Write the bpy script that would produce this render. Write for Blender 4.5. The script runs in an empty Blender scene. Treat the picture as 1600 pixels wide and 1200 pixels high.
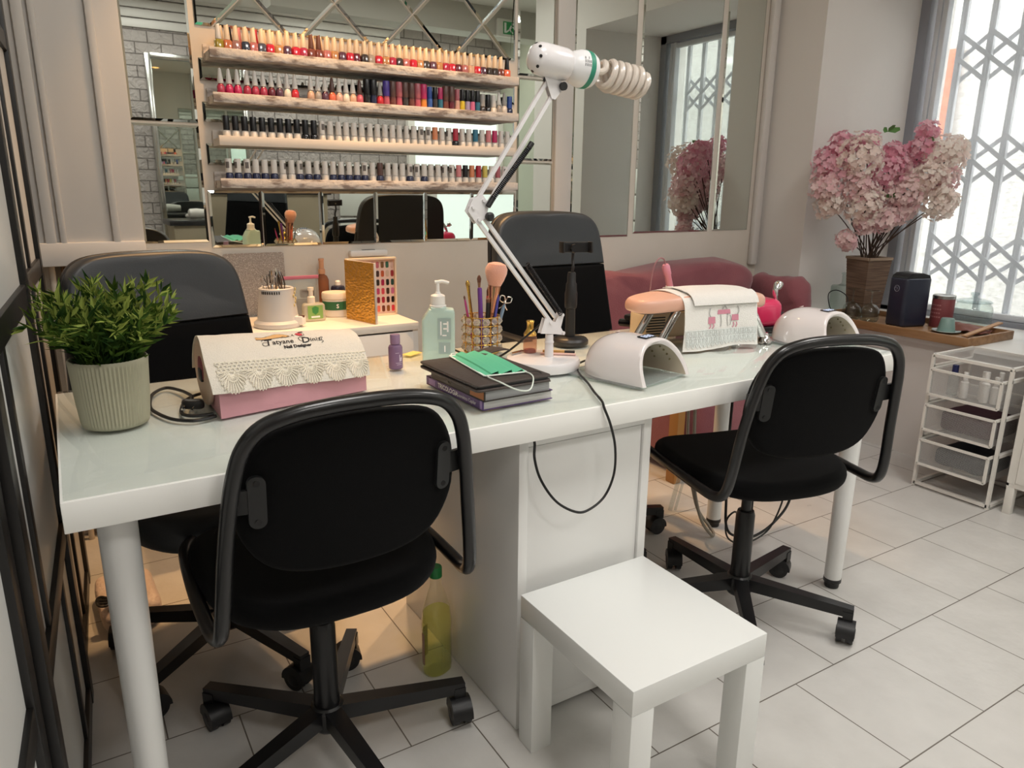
import bpy, bmesh, math, random
from math import sin, cos, pi, radians as RAD
from mathutils import Vector as V, Matrix as MX, noise
SC = bpy.context.scene
COL = SC.collection

# ---------------------------------------------------------------- camera
cam_data = bpy.data.cameras.new('camera')
cam = bpy.data.objects.new('camera', cam_data); COL.objects.link(cam)
cam_data.sensor_fit = 'HORIZONTAL'; cam_data.sensor_width = 36.0
cam_data.lens = 36.0 * 1143.96 / 1600.0
cam_data.clip_start = 0.02; cam_data.clip_end = 60
_r = V((0.8524725, -0.52267584, 0.01002972)); _u = V((0.12625362, 0.22445875, 0.9662703)); _f = V((0.5072974, 0.82245257, -0.25733463))
cam.matrix_world = MX(((_r.x, _u.x, -_f.x, 0.04034), (_r.y, _u.y, -_f.y, -1.11419), (_r.z, _u.z, -_f.z, 1.15874), (0, 0, 0, 1)))
SC.camera = cam

# ---------------------------------------------------------------- world, lights, exposure
world = bpy.data.worlds.new('daylight'); SC.world = world; world.use_nodes = True
_bg = world.node_tree.nodes['Background']
_bg.inputs[0].default_value = (1.0, 0.985, 0.96, 1); _bg.inputs[1].default_value = 7.0
SC.view_settings.view_transform = 'Standard'; SC.view_settings.look = 'None'
SC.view_settings.gamma = 1.0; SC.view_settings.use_curve_mapping = False
SC.view_settings.exposure = 0.0

def area_light(name, loc, size, power, color, rot=(0, 0, 0), spread=180):
    d = bpy.data.lights.new(name, 'AREA'); d.shape = 'RECTANGLE'; d.size, d.size_y = size
    d.energy = power; d.color = color; d.spread = RAD(spread)
    o = bpy.data.objects.new(name, d); COL.objects.link(o); o.location = loc; o.rotation_euler = rot
    return o
def spot_light(name, loc, target, power, color, angle=95, blend=0.6, radius=0.035):
    d = bpy.data.lights.new(name, 'SPOT'); d.energy = power; d.color = color
    d.spot_size = RAD(angle); d.spot_blend = blend; d.shadow_soft_size = radius
    o = bpy.data.objects.new(name, d); COL.objects.link(o); o.location = loc
    o.rotation_euler = (V(target) - V(loc)).to_track_quat('-Z', 'Y').to_euler()
    return o
CEIL = 2.66
NEUTRAL = (1.0, 0.975, 0.94); WARM = (1.0, 0.57, 0.25)
# ceiling panels of the salon; rear ones added as fill for the mirrored half (their housings are built with the room)
PANELS = [(0.75, -0.5), (2.3, -0.5), (0.75, -2.15), (2.3, -2.15), (3.6, -2.0)]
for i, (x, y) in enumerate(PANELS):
    area_light('ceiling_panel_light', (x, y, CEIL - 0.035), (0.56, 0.56), 15.5, NEUTRAL)
# warm downlights along the mirror wall
DOWN = [(0.60, 1.24), (1.02, 1.24), (1.45, 1.24)]
for i, (x, y) in enumerate(DOWN):
    spot_light('downlight_lamp', (x, y, CEIL - 0.03), (x, y - 0.12, 0), 78, WARM, 58, 0.45)

# ---------------------------------------------------------------- materials
def lin(c):
    if isinstance(c, str):
        c = [int(c[i:i + 2], 16) / 255 for i in (0, 2, 4)]
    return tuple((x / 12.92 if x <= 0.04045 else ((x + 0.055) / 1.055) ** 2.4) for x in c) + (1.0,)
_mats = {}
def mat(name, col, rough=0.5, metal=0.0, coat=0.0, spec=0.5, bump=None, vary=None, sheen=0.0, emit=None, trans=0.0, alpha=1.0, sss=0.0):
    if name in _mats: return _mats[name]
    m = bpy.data.materials.new(name); m.use_nodes = True
    nt = m.node_tree; b = nt.nodes['Principled BSDF']
    b.inputs['Base Color'].default_value = lin(col); b.inputs['Roughness'].default_value = rough
    b.inputs['Metallic'].default_value = metal; b.inputs['Coat Weight'].default_value = coat
    b.inputs['Coat Roughness'].default_value = 0.06
    b.inputs['Specular IOR Level'].default_value = spec
    b.inputs['Sheen Weight'].default_value = sheen; b.inputs['Transmission Weight'].default_value = trans
    if sss: b.inputs['Subsurface Weight'].default_value = sss; b.inputs['Subsurface Radius'].default_value = (0.02, 0.02, 0.02)
    if emit: b.inputs['Emission Color'].default_value = lin(emit[0]); b.inputs['Emission Strength'].default_value = emit[1]
    if bump or vary:
        tc = nt.nodes.new('ShaderNodeTexCoord')
    if vary:   # (second colour, noise scale, contrast lo, hi, [stretch])
        n = nt.nodes.new('ShaderNodeTexNoise'); n.inputs['Scale'].default_value = vary[1]; n.inputs['Detail'].default_value = 8
        mp = nt.nodes.new('ShaderNodeMapping')
        if len(vary) > 4: mp.inputs['Scale'].default_value = vary[4]
        nt.links.new(tc.outputs['Object'], mp.inputs[0]); nt.links.new(mp.outputs[0], n.inputs['Vector'])
        r = nt.nodes.new('ShaderNodeValToRGB'); r.color_ramp.elements[0].position = vary[2]; r.color_ramp.elements[1].position = vary[3]
        r.color_ramp.elements[0].color = lin(col); r.color_ramp.elements[1].color = lin(vary[0])
        nt.links.new(n.outputs['Fac'], r.inputs[0]); nt.links.new(r.outputs[0], b.inputs['Base Color'])
    if bump:   # (scale, strength)
        n = nt.nodes.new('ShaderNodeTexNoise'); n.inputs['Scale'].default_value = bump[0]; n.inputs['Detail'].default_value = 4
        bp = nt.nodes.new('ShaderNodeBump'); bp.inputs['Strength'].default_value = bump[1]; bp.inputs['Distance'].default_value = 0.01
        nt.links.new(tc.outputs['Object'], n.inputs['Vector'])
        nt.links.new(n.outputs['Fac'], bp.inputs['Height']); nt.links.new(bp.outputs[0], b.inputs['Normal'])
    _mats[name] = m
    return m
def clear(name, tint, rough=0.02, gloss=0.5, opac=0.0, body='ffffff', veil=False):
    """thin clear glass or plastic: see-through with a fresnel sheen, optional milky share"""
    if name in _mats: return _mats[name]
    m = bpy.data.materials.new(name); m.use_nodes = True; nt = m.node_tree; nt.nodes.clear()
    out = nt.nodes.new('ShaderNodeOutputMaterial'); tr = nt.nodes.new('ShaderNodeBsdfTransparent'); tr.inputs[0].default_value = lin(tint)
    gl = nt.nodes.new('ShaderNodeBsdfGlossy'); gl.inputs['Roughness'].default_value = rough
    lw = nt.nodes.new('ShaderNodeLayerWeight'); lw.inputs['Blend'].default_value = 0.5      # schlick fresnel, the same from both sides
    pw = nt.nodes.new('ShaderNodeMath'); pw.operation = 'POWER'; pw.inputs[1].default_value = 4.0; nt.links.new(lw.outputs['Facing'], pw.inputs[0])
    fr = nt.nodes.new('ShaderNodeMath'); fr.operation = 'MULTIPLY_ADD'; fr.inputs[1].default_value = min(1.0, gloss * 2); fr.inputs[2].default_value = 0.03 * gloss * 2
    nt.links.new(pw.outputs[0], fr.inputs[0])
    mx = nt.nodes.new('ShaderNodeMixShader'); src = tr.outputs[0]
    if opac:
        df = nt.nodes.new('ShaderNodeBsdfTranslucent' if veil else 'ShaderNodeBsdfDiffuse'); df.inputs[0].default_value = lin(body)
        m2 = nt.nodes.new('ShaderNodeMixShader'); m2.inputs[0].default_value = opac
        nt.links.new(tr.outputs[0], m2.inputs[1]); nt.links.new(df.outputs[0], m2.inputs[2]); src = m2.outputs[0]
    nt.links.new(fr.outputs[0], mx.inputs[0]); nt.links.new(src, mx.inputs[1]); nt.links.new(gl.outputs[0], mx.inputs[2])
    nt.links.new(mx.outputs[0], out.inputs[0]); _mats[name] = m
    return m

def leafy(name, col, col2=None, share=0.45):
    """thin petal or leaf: lets part of the light through"""
    if name in _mats: return _mats[name]
    m = bpy.data.materials.new(name); m.use_nodes = True; nt = m.node_tree; nt.nodes.clear()
    out = nt.nodes.new('ShaderNodeOutputMaterial'); df = nt.nodes.new('ShaderNodeBsdfDiffuse'); tl = nt.nodes.new('ShaderNodeBsdfTranslucent'); mx = nt.nodes.new('ShaderNodeMixShader'); mx.inputs[0].default_value = share
    df.inputs[0].default_value = lin(col); tl.inputs[0].default_value = lin(col)
    if col2:
        tc = nt.nodes.new('ShaderNodeTexCoord'); n = nt.nodes.new('ShaderNodeTexNoise'); n.inputs['Scale'].default_value = 26; r = nt.nodes.new('ShaderNodeValToRGB')
        r.color_ramp.elements[0].position = .4; r.color_ramp.elements[1].position = .6; r.color_ramp.elements[0].color = lin(col); r.color_ramp.elements[1].color = lin(col2)
        nt.links.new(tc.outputs['Object'], n.inputs['Vector']); nt.links.new(n.outputs['Fac'], r.inputs[0]); nt.links.new(r.outputs[0], df.inputs[0]); nt.links.new(r.outputs[0], tl.inputs[0])
    nt.links.new(df.outputs[0], mx.inputs[1]); nt.links.new(tl.outputs[0], mx.inputs[2]); nt.links.new(mx.outputs[0], out.inputs[0]); _mats[name] = m
    return m

# ---------------------------------------------------------------- mesh builder
def catmull(P, n=6, closed=False):
    P = [V(p) for p in P]; out = []; N = len(P)
    for i in range(N if closed else N - 1):
        p1, p2 = P[i], P[(i + 1) % N]
        p0 = P[i - 1] if (closed or i > 0) else p1 * 2 - p2
        p3 = P[(i + 2) % N] if (closed or i + 2 < N) else p2 * 2 - p1
        for k in range(n):
            t = k / n
            out.append(0.5 * ((2 * p1) + (p2 - p0) * t + (2 * p0 - 5 * p1 + 4 * p2 - p3) * t * t + (3 * p1 - p0 - 3 * p2 + p3) * t ** 3))
    if not closed: out.append(P[-1].copy())
    return out
def superellipse(a, b, e=2.5, n=40):
    o = []
    for i in range(n):
        t = 2 * pi * i / n; c, s = cos(t), sin(t)
        o.append((a * math.copysign(abs(c) ** (2 / e), c), b * math.copysign(abs(s) ** (2 / e), s)))
    return o
def rrect(w, h, r, n=5):
    o = []
    for cx, cy, a0 in ((w / 2 - r, h / 2 - r, 0), (-w / 2 + r, h / 2 - r, 90), (-w / 2 + r, -h / 2 + r, 180), (w / 2 - r, -h / 2 + r, 270)):
        for k in range(n + 1):
            a = RAD(a0 + 90 * k / n); o.append((cx + r * cos(a), cy + r * sin(a)))
    return o
class G:
    def __init__(s):
        s.bm = bmesh.new(); s.mi = 0; s.T = MX.Identity(4)
    def v(s, p): return s.bm.verts.new(s.T @ V(p))
    def f(s, vs):
        try:
            q = s.bm.faces.new(vs); q.material_index = s.mi; return q
        except ValueError: return None
    def box(s, c, d, r=0.0, R=None, seg=2):
        b = bmesh.new(); bmesh.ops.create_cube(b, size=1.0)
        for w in b.verts: w.co = V((w.co.x * d[0], w.co.y * d[1], w.co.z * d[2]))
        if r > 0: bmesh.ops.bevel(b, geom=list(b.edges), offset=min(r, min(d) * 0.49), segments=seg, affect='EDGES', profile=0.5)
        m = MX.Translation(V(c)) @ (R.to_4x4() if R else MX.Identity(4))
        s.merge(b, m); return s
    def merge(s, b, m=MX.Identity(4)):
        mp = {w: s.v(m @ w.co) for w in b.verts}
        for q in b.faces: s.f([mp[w] for w in q.verts])
        b.free()
    def cyl(s, p0, p1, r0, r1=None, n=16, caps=True):
        r1 = r0 if r1 is None else r1
        p0, p1 = V(p0), V(p1); d = (p1 - p0).normalized()
        a = d.orthogonal().normalized(); b = d.cross(a)
        A = [s.v(p0 + (a * cos(2 * pi * i / n) + b * sin(2 * pi * i / n)) * r0) for i in range(n)]
        B = [s.v(p1 + (a * cos(2 * pi * i / n) + b * sin(2 * pi * i / n)) * r1) for i in range(n)]
        for i in range(n): s.f([A[i], A[(i + 1) % n], B[(i + 1) % n], B[i]])
        if caps: s.f(A[::-1]); s.f(B)
        return s
    def lathe(s, prof, o=(0, 0, 0), n=24, axis=None, rib=0.0, sq=None):
        """prof: (radius, height) list; axis: direction; sq: superellipse exponent and depth ratio"""
        o = V(o); d = V(axis).normalized() if axis else V((0, 0, 1))
        q = V((0, 0, 1)).rotation_difference(d); rings = []
        for (r, z) in prof:
            if r < 1e-6: rings.append([s.v(o + q @ V((0, 0, z)))]); continue
            ring = []
            for i in range(n):
                t = 2 * pi * i / n; k = r * (1 + (rib if i % 2 else 0)); c, si = cos(t), sin(t)
                if sq: c = math.copysign(abs(c) ** (2 / sq[0]), c); si = math.copysign(abs(si) ** (2 / sq[0]), si) * sq[1]
                ring.append(s.v(o + q @ V((k * c, k * si, z))))
            rings.append(ring)
        for A, B in zip(rings, rings[1:]):
            for i in range(n):
                a, a2, b, b2 = A[i % len(A)], A[(i + 1) % len(A)], B[i % len(B)], B[(i + 1) % len(B)]
                if len(A) == 1: s.f([a, b2, b])
                elif len(B) == 1: s.f([a, a2, b])
                else: s.f([a, a2, b2, b])
        if len(rings[0]) > 1: s.f(rings[0][::-1])
        if len(rings[-1]) > 1: s.f(rings[-1])
        return s
    def tube(s, P, r, n=8, closed=False, flat=None):
        P = [V(p) for p in P]; N = len(P); rings = []; ref = None
        for i in range(N):
            if closed: t = (P[(i + 1) % N] - P[i - 1])
            else: t = P[min(i + 1, N - 1)] - P[max(i - 1, 0)]
            t = t.normalized() if t.length > 1e-9 else V((0, 0, 1))
            ref = (t.orthogonal() if ref is None else (ref - t * ref.dot(t)))
            if ref.length < 1e-6: ref = t.orthogonal()
            ref = ref.normalized(); b = t.cross(ref)
            rr = r[i] if isinstance(r, (list, tuple)) else r
            rings.append([s.v(P[i] + (ref * cos(2 * pi * k / n) + b * sin(2 * pi * k / n)) * rr) for k in range(n)])
        for i in range(N if closed else N - 1):
            A, B = rings[i], rings[(i + 1) % N]
            for k in range(n): s.f([A[k], A[(k + 1) % n], B[(k + 1) % n], B[k]])
        if not closed: s.f(rings[0][::-1]); s.f(rings[-1])
        return s
    def ball(s, c, r, sc=(1, 1, 1), u=16, w=10):
        c = V(c); top = s.v(c + V((0, 0, r * sc[2]))); bot = s.v(c - V((0, 0, r * sc[2]))); rings = []
        for j in range(1, w):
            p = pi * j / w
            rings.append([s.v(c + V((r * sc[0] * sin(p) * cos(2 * pi * i / u), r * sc[1] * sin(p) * sin(2 * pi * i / u), r * sc[2] * cos(p)))) for i in range(u)])
        for i in range(u):
            s.f([top, rings[0][i], rings[0][(i + 1) % u]]); s.f([bot, rings[-1][(i + 1) % u], rings[-1][i]])
        for A, B in zip(rings, rings[1:]):
            for i in range(u): s.f([A[i], B[i], B[(i + 1) % u], A[(i + 1) % u]])
        return s
    def prism(s, out, a, b, fn=None):
        """outline (p,q) extruded from a to b; fn(p,q,t)->3D (default x=p, y=t, z=q)"""
        fn = fn or (lambda p, q, t: (p, t, q))
        A = [s.v(fn(p, q, a)) for p, q in out]; B = [s.v(fn(p, q, b)) for p, q in out]; n = len(out)
        for i in range(n): s.f([A[i], A[(i + 1) % n], B[(i + 1) % n], B[i]])
        s.f(A[::-1]); s.f(B); return s
    def pad(s, out, z0, z1, r, fn=None, k=4):
        """cushion: outline rounded at both rims between z0 and z1; fn maps (p,q,z)->3D"""
        fn = fn or (lambda p, q, z: (p, q, z)); n = len(out)
        cx = sum(p for p, q in out) / n; cy = sum(q for p, q in out) / n; R = []
        L = [(z0 + r * (1 - cos(pi / 2 * i / k)), r * (1 - sin(pi / 2 * i / k))) for i in range(k + 1)]
        L += [(z1 - r * (1 - cos(pi / 2 * i / k)), r * (1 - sin(pi / 2 * i / k))) for i in range(k, -1, -1)]
        for z, ins in L:
            ring = []
            for p, q in out:
                l = math.hypot(p - cx, q - cy) or 1; g = max(0, 1 - ins / l)
                ring.append(s.v(fn(cx + (p - cx) * g, cy + (q - cy) * g, z)))
            R.append(ring)
        for A, B in zip(R, R[1:]):
            for i in range(n): s.f([A[i], A[(i + 1) % n], B[(i + 1) % n], B[i]])
        for ring, z, flip in ((R[0], z0, True), (R[-1], z1, False)):   # inner rings so a curved pad stays smooth
            prev = ring
            for g in (0.66, 0.33):
                gg = [s.v(fn(cx + (p - cx) * g * (1 - r / (math.hypot(p - cx, q - cy) or 1)), cy + (q - cy) * g * (1 - r / (math.hypot(p - cx, q - cy) or 1)), z)) for p, q in out]
                for i in range(n):
                    q4 = [prev[i], prev[(i + 1) % n], gg[(i + 1) % n], gg[i]]; s.f(q4[::-1] if flip else q4)
                prev = gg
            s.f(prev[::-1] if flip else prev)
        return s
    def sheet(s, fn, nu, nv, th=0.0, closed_u=False):
        """surface fn(u,v)->(point) sampled over 0..1; th gives it thickness along its normal"""
        P = [[V(fn(i / nu, j / nv)) for j in range(nv + 1)] for i in range(nu + 1)]
        if th:
            Q = []
            for i in range(nu + 1):
                row = []
                for j in range(nv + 1):
                    du = P[min(i + 1, nu)][j] - P[max(i - 1, 0)][j]; dv = P[i][min(j + 1, nv)] - P[i][max(j - 1, 0)]
                    nn = du.cross(dv); nn = nn.normalized() if nn.length > 1e-12 else V((0, 0, 1)); row.append(P[i][j] + nn * th)
                Q.append(row)
        A = [[s.v(p) for p in row] for row in P]
        for i in range(nu):
            for j in range(nv):
                q = [A[i][j], A[i + 1][j], A[i + 1][j + 1], A[i][j + 1]]; s.f(q[::-1] if th > 0 else q)
        if th:
            B = [[s.v(p) for p in row] for row in Q]
            for i in range(nu):
                for j in range(nv):
                    q = [B[i][j], B[i + 1][j], B[i + 1][j + 1], B[i][j + 1]]; s.f(q if th > 0 else q[::-1])
            for i in range(nu):
                s.f([A[i][0], A[i + 1][0], B[i + 1][0], B[i][0]]); s.f([A[i + 1][nv], A[i][nv], B[i][nv], B[i + 1][nv]])
            for j in range(nv):
                s.f([A[0][j + 1], A[0][j], B[0][j], B[0][j + 1]]); s.f([A[nu][j], A[nu][j + 1], B[nu][j + 1], B[nu][j]])
        return s
    def bar(s, p0, p1, w0, h0, w1=None, h1=None, up=(0, 0, 1)):
        w1 = w0 if w1 is None else w1; h1 = h0 if h1 is None else h1
        p0, p1 = V(p0), V(p1); t = (p1 - p0).normalized(); x = t.cross(V(up)).normalized(); y = x.cross(t)
        A = [s.v(p0 + x * (a * w0 / 2) + y * (b * h0 / 2)) for a, b in ((-1, -1), (1, -1), (1, 1), (-1, 1))]
        B = [s.v(p1 + x * (a * w1 / 2) + y * (b * h1 / 2)) for a, b in ((-1, -1), (1, -1), (1, 1), (-1, 1))]
        for i in range(4): s.f([A[i], A[(i + 1) % 4], B[(i + 1) % 4], B[i]])
        s.f(A[::-1]); s.f(B); return s
    def text(s, txt, size, fn, shear=0.0, align='LEFT', depth=0.0004, spacing=1.0, bold=0.0):
        """lettering: glyph outlines of the built-in font, each vertex mapped by fn(x,y,h)->3D"""
        c = bpy.data.curves.new('lettering', 'FONT'); c.body = txt; c.size = size; c.shear = shear; c.align_x = align
        c.space_character = spacing; c.resolution_u = 2; c.offset = bold
        o = bpy.data.objects.new('lettering', c); COL.objects.link(o)
        dg = bpy.context.evaluated_depsgraph_get(); me = o.evaluated_get(dg).to_mesh()
        vs = [s.v(fn(q.co.x, q.co.y, depth)) for q in me.vertices]
        for p in me.polygons: s.f([vs[i] for i in p.vertices])
        o.evaluated_get(dg).to_mesh_clear(); bpy.data.objects.remove(o); bpy.data.curves.remove(c)
        return s
    def mesh(s, name, mats, sharp=35, flat=False, recalc=True):
        if recalc: bmesh.ops.recalc_face_normals(s.bm, faces=list(s.bm.faces))
        me = bpy.data.meshes.new(name); s.bm.to_mesh(me); s.bm.free()
        for m in (mats if isinstance(mats, (list, tuple)) else [mats]): me.materials.append(m)
        if not flat:
            for p in me.polygons: p.use_smooth = True
            me.set_sharp_from_angle(angle=RAD(sharp))
        return me
    def obj(s, name, mats, parent=None, loc=(0, 0, 0), rot=(0, 0, 0), label=None, **k):
        return put(name, s.mesh(name, mats, **k), parent, loc, rot, label)
def put(name, me, parent=None, loc=(0, 0, 0), rot=(0, 0, 0), label=None):
    o = bpy.data.objects.new(name, me); COL.objects.link(o); o.location = loc; o.rotation_euler = rot
    if parent: o.parent = parent
    if label: o['label'] = label
    return o
def thing(name, label, cat, loc=(0, 0, 0), rz=0.0, group=None, rot=None):
    o = bpy.data.objects.new(name, None); COL.objects.link(o); o.empty_display_size = 0.05
    o.location = loc; o.rotation_euler = rot if rot else (0, 0, rz)
    return tag(o, label, cat, group)
def tag(o, label, cat, group=None):
    o['label'] = label; o['category'] = cat
    if group: o['group'] = group
    return o
def struct(o): o['kind'] = 'structure'; return o
def dup(root, loc, rz=None, label=None, group=None):
    def cp(o, par):
        c = o.copy(); COL.objects.link(c)
        if par: c.parent = par
        for ch in list(o.children): cp(ch, c)
        return c
    r = cp(root, None); r.location = loc
    if rz is not None: r.rotation_euler = (0, 0, rz)
    if label: r['label'] = label
    if group: r['group'] = group
    return r
RZ = lambda a: MX.Rotation(a, 3, 'Z')
RX = lambda a: MX.Rotation(a, 3, 'X')
RY = lambda a: MX.Rotation(a, 3, 'Y')
random.seed(11)
# ================================================================= materials used around the room
WHITE = mat('white_lacquer', 'ececea', 0.28, coat=0.15)
WHITE_TOP = mat('white_laminate', 'f0efea', 0.22, coat=0.3)
WMETAL = mat('white_metal', 'e6e3dc', 0.35)
PLASTER = mat('painted_plaster', 'd9d2c8', 0.75, bump=(14, 0.12), vary=('cfc7bb', 2.2, 0.35, 0.7))
PLASTER_W = mat('white_plaster', 'dfdbd6', 0.7, bump=(10, 0.10))
TRIM = mat('trim_paint', 'd2cec9', 0.42)
BLACK = mat('black_plastic', '18181a', 0.42)
BLACKM = mat('black_metal', '141416', 0.32, spec=0.5)
BLACKF = mat('black_fabric', '0b0b0c', 0.95, sheen=0.04, bump=(900, 0.25), spec=0.12)
LEATHER = mat('black_leather', '1d2023', 0.48, bump=(260, 0.06))
CHROME = mat('chrome', 'dcdcdc', 0.08, metal=1.0)
STEEL = mat('brushed_steel', 'b8b8b6', 0.28, metal=1.0)
SILVER = mat('silver_frame_metal', 'cfcecb', 0.22, metal=1.0)
GOLD = mat('gold_metal', 'd8b260', 0.22, metal=1.0)
MIRROR = mat('mirror_glass', 'd6dcd6', 0.012, metal=1.0)
GLASS = clear('clear_glass', 'ecf2ef', 0.02, 1.0)
GLASS2 = clear('clear_plastic', 'eef2f2', 0.08, 0.3, 0.12)

# ================================================================= floor of half-bond tiles
def tile_material():
    m = bpy.data.materials.new('floor_tile'); m.use_nodes = True; nt = m.node_tree; b = nt.nodes['Principled BSDF']
    tc = nt.nodes.new('ShaderNodeTexCoord'); mp = nt.nodes.new('ShaderNodeMapping')
    mp.inputs['Location'].default_value = (-1.4425, 0.172, 0)
    br = nt.nodes.new('ShaderNodeTexBrick'); br.inputs['Scale'].default_value = 1.0
    br.inputs['Brick Width'].default_value = 0.2955; br.inputs['Row Height'].default_value = 0.289
    br.inputs['Mortar Size'].default_value = 0.0016; br.inputs['Mortar Smooth'].default_value = 0.1
    br.offset = 0.5; br.inputs['Color1'].default_value = lin('d3d1cd'); br.inputs['Color2'].default_value = lin('d3d1cd'); br.inputs['Mortar'].default_value = lin('6e675e')
    nt.links.new(tc.outputs['Object'], mp.inputs[0]); nt.links.new(mp.outputs[0], br.inputs['Vector'])
    n = nt.nodes.new('ShaderNodeTexNoise'); n.inputs['Scale'].default_value = 9; n.inputs['Detail'].default_value = 9
    nt.links.new(tc.outputs['Object'], n.inputs['Vector'])
    mx = nt.nodes.new('ShaderNodeMix'); mx.data_type = 'RGBA'; mx.blend_type = 'MULTIPLY'; mx.inputs[0].default_value = 0.35
    cr = nt.nodes.new('ShaderNodeValToRGB'); cr.color_ramp.elements[0].color = (.72, .71, .70, 1); cr.color_ramp.elements[0].position = .3; cr.color_ramp.elements[1].position = .7
    nt.links.new(n.outputs['Fac'], cr.inputs[0]); nt.links.new(br.outputs['Color'], mx.inputs[6]); nt.links.new(cr.outputs[0], mx.inputs[7])
    nt.links.new(mx.outputs[2], b.inputs['Base Color'])
    n2 = nt.nodes.new('ShaderNodeTexNoise'); n2.inputs['Scale'].default_value = 42; n2.inputs['Detail'].default_value = 5
    nt.links.new(tc.outputs['Object'], n2.inputs['Vector'])
    ad = nt.nodes.new('ShaderNodeMath'); ad.operation = 'MULTIPLY_ADD'; ad.inputs[1].default_value = -2.0
    nt.links.new(br.outputs['Fac'], ad.inputs[0]); nt.links.new(n2.outputs['Fac'], ad.inputs[2])
    bp = nt.nodes.new('ShaderNodeBump'); bp.inputs['Strength'].default_value = 0.35; bp.inputs['Distance'].default_value = 0.003
    nt.links.new(ad.outputs[0], bp.inputs['Height']); nt.links.new(bp.outputs[0], b.inputs['Normal'])
    rr = nt.nodes.new('ShaderNodeMapRange'); rr.inputs['To Min'].default_value = 0.22; rr.inputs['To Max'].default_value = 0.42
    nt.links.new(n.outputs['Fac'], rr.inputs[0]); nt.links.new(rr.outputs[0], b.inputs['Roughness'])
    return m
XL, XR, YB, YF = -0.75, 4.3, 1.6, -2.9      # left wall, far right wall, mirror wall, wall behind the camera
g = G(); g.box(((XL + XR) / 2, (YB + YF) / 2, -0.05), (XR - XL + .2, YB - YF + .2, 0.1)); struct(g.obj('floor', tile_material()))
g = G(); g.box(((XL + XR) / 2, (YB + YF) / 2, CEIL + 0.05), (XR - XL + .2, YB - YF + .2, 0.1)); struct(g.obj('ceiling', mat('ceiling_paint', 'e4e0d9', 0.8)))
g = G(); g.box(((XL + XR) / 2, YB + 0.05, CEIL / 2), (XR - XL + .2, 0.1, CEIL)); struct(g.obj('wall_back', PLASTER))
g = G(); g.box((XL - 0.05, (YB + YF) / 2, CEIL / 2), (0.1, YB - YF, CEIL)); struct(g.obj('wall_left', PLASTER))
# right wall: low wall under the sill, deep splayed window niche, lintel, and the stretch beyond it
WX, SILL, WTOP = 3.86, 0.545, 2.2
g = G()
def hp(poly, z0, z1): g.prism(poly, z0, z1, lambda p, q, t: (p, q, t))
hp([(3.25, 1.317), (3.25, YB), (4.1, YB), (4.1, 1.2), (WX - .02, 1.235)], 0, CEIL)              # pier beside the mirror wall
hp([(3.25, -.62), (3.25, 0.0), (WX - .02, 0.07), (4.1, 0.07), (4.1, -.62)], 0, CEIL)                # pier on the near side
hp([(3.25, 0.0), (3.25, 1.317), (4.1, 1.317), (4.1, 0.0)], 0, SILL - .022)                           # parapet
hp([(3.25, 0.0), (3.25, 1.317), (4.1, 1.317), (4.1, 0.0)], WTOP, CEIL)                             # lintel
struct(g.obj('wall_right', PLASTER_W))
g = G(); g.prism([(3.215, 0.0), (3.215, 1.315), (3.25, 1.315), (WX, 1.234), (WX, 0.071), (3.25, 0.001)], SILL - .022, SILL, lambda p, q, t: (p, q, t)); struct(g.obj('trim_1', mat('sill_paint', 'e3e2de', 0.4)))
g = G(); g.box((XR + 0.05, (YF - .62) / 2, CEIL / 2), (0.1, -.62 - YF + .1, CEIL))
g.box(((4.1 + XR) / 2, -.67, CEIL / 2), (XR - 4.1 + .1, 0.1, CEIL)); struct(g.obj('wall_far', mat('sage_paint', 'a9ab9b', 0.7)))
# wall behind the camera (only seen in the mirrors): embossed brick paper, boards above, bright doorway at its right
def brick_paper():
    m = bpy.data.materials.new('embossed_brick_paper'); m.use_nodes = True; nt = m.node_tree; b = nt.nodes['Principled BSDF']; b.inputs['Roughness'].default_value = .7
    tc = nt.nodes.new('ShaderNodeTexCoord'); mp = nt.nodes.new('ShaderNodeMapping'); mp.inputs['Rotation'].default_value = (RAD(90), 0, 0)
    br = nt.nodes.new('ShaderNodeTexBrick'); br.inputs['Scale'].default_value = 1
    br.inputs['Brick Width'].default_value = .20; br.inputs['Row Height'].default_value = .092; br.inputs['Mortar Size'].default_value = .005; br.inputs['Mortar Smooth'].default_value = .4
    br.inputs['Color1'].default_value = lin('a8a09c'); br.inputs['Color2'].default_value = lin('9d9591'); br.inputs['Mortar'].default_value = lin('6f6763')
    n = nt.nodes.new('ShaderNodeTexNoise'); n.inputs['Scale'].default_value = 16; n.inputs['Distortion'].default_value = 1.6
    nt.links.new(tc.outputs['Object'], mp.inputs[0]); nt.links.new(mp.outputs[0], br.inputs['Vector']); nt.links.new(tc.outputs['Object'], n.inputs['Vector'])
    ad = nt.nodes.new('ShaderNodeMath'); ad.operation = 'SUBTRACT'; nt.links.new(n.outputs['Fac'], ad.inputs[0]); nt.links.new(br.outputs['Fac'], ad.inputs[1])
    bp = nt.nodes.new('ShaderNodeBump'); bp.inputs['Strength'].default_value = .9; bp.inputs['Distance'].default_value = .02
    nt.links.new(ad.outputs[0], bp.inputs['Height']); nt.links.new(bp.outputs[0], b.inputs['Normal']); nt.links.new(br.outputs['Color'], b.inputs['Base Color'])
    return m
g = G(); g.box(((XL + XR) / 2, YF - 0.05, CEIL / 2), (XR - XL + .2, 0.1, CEIL)); struct(g.obj('wall_front', brick_paper()))
g = G()
for k in range(4): g.box((1.2, YF + 0.012, 2.44 + k * 0.075), (3.9, 0.024, 0.066), r=0.006)
struct(g.obj('trim_2', TRIM))
g = G()
for k in range(5): g.box((2.75, YF + 0.012, 0.17 + k * 0.27), (1.0, 0.024, 0.25), r=0.008)
struct(g.obj('trim_3', mat('panel_paint', 'cfd0ca', 0.5)))
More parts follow.
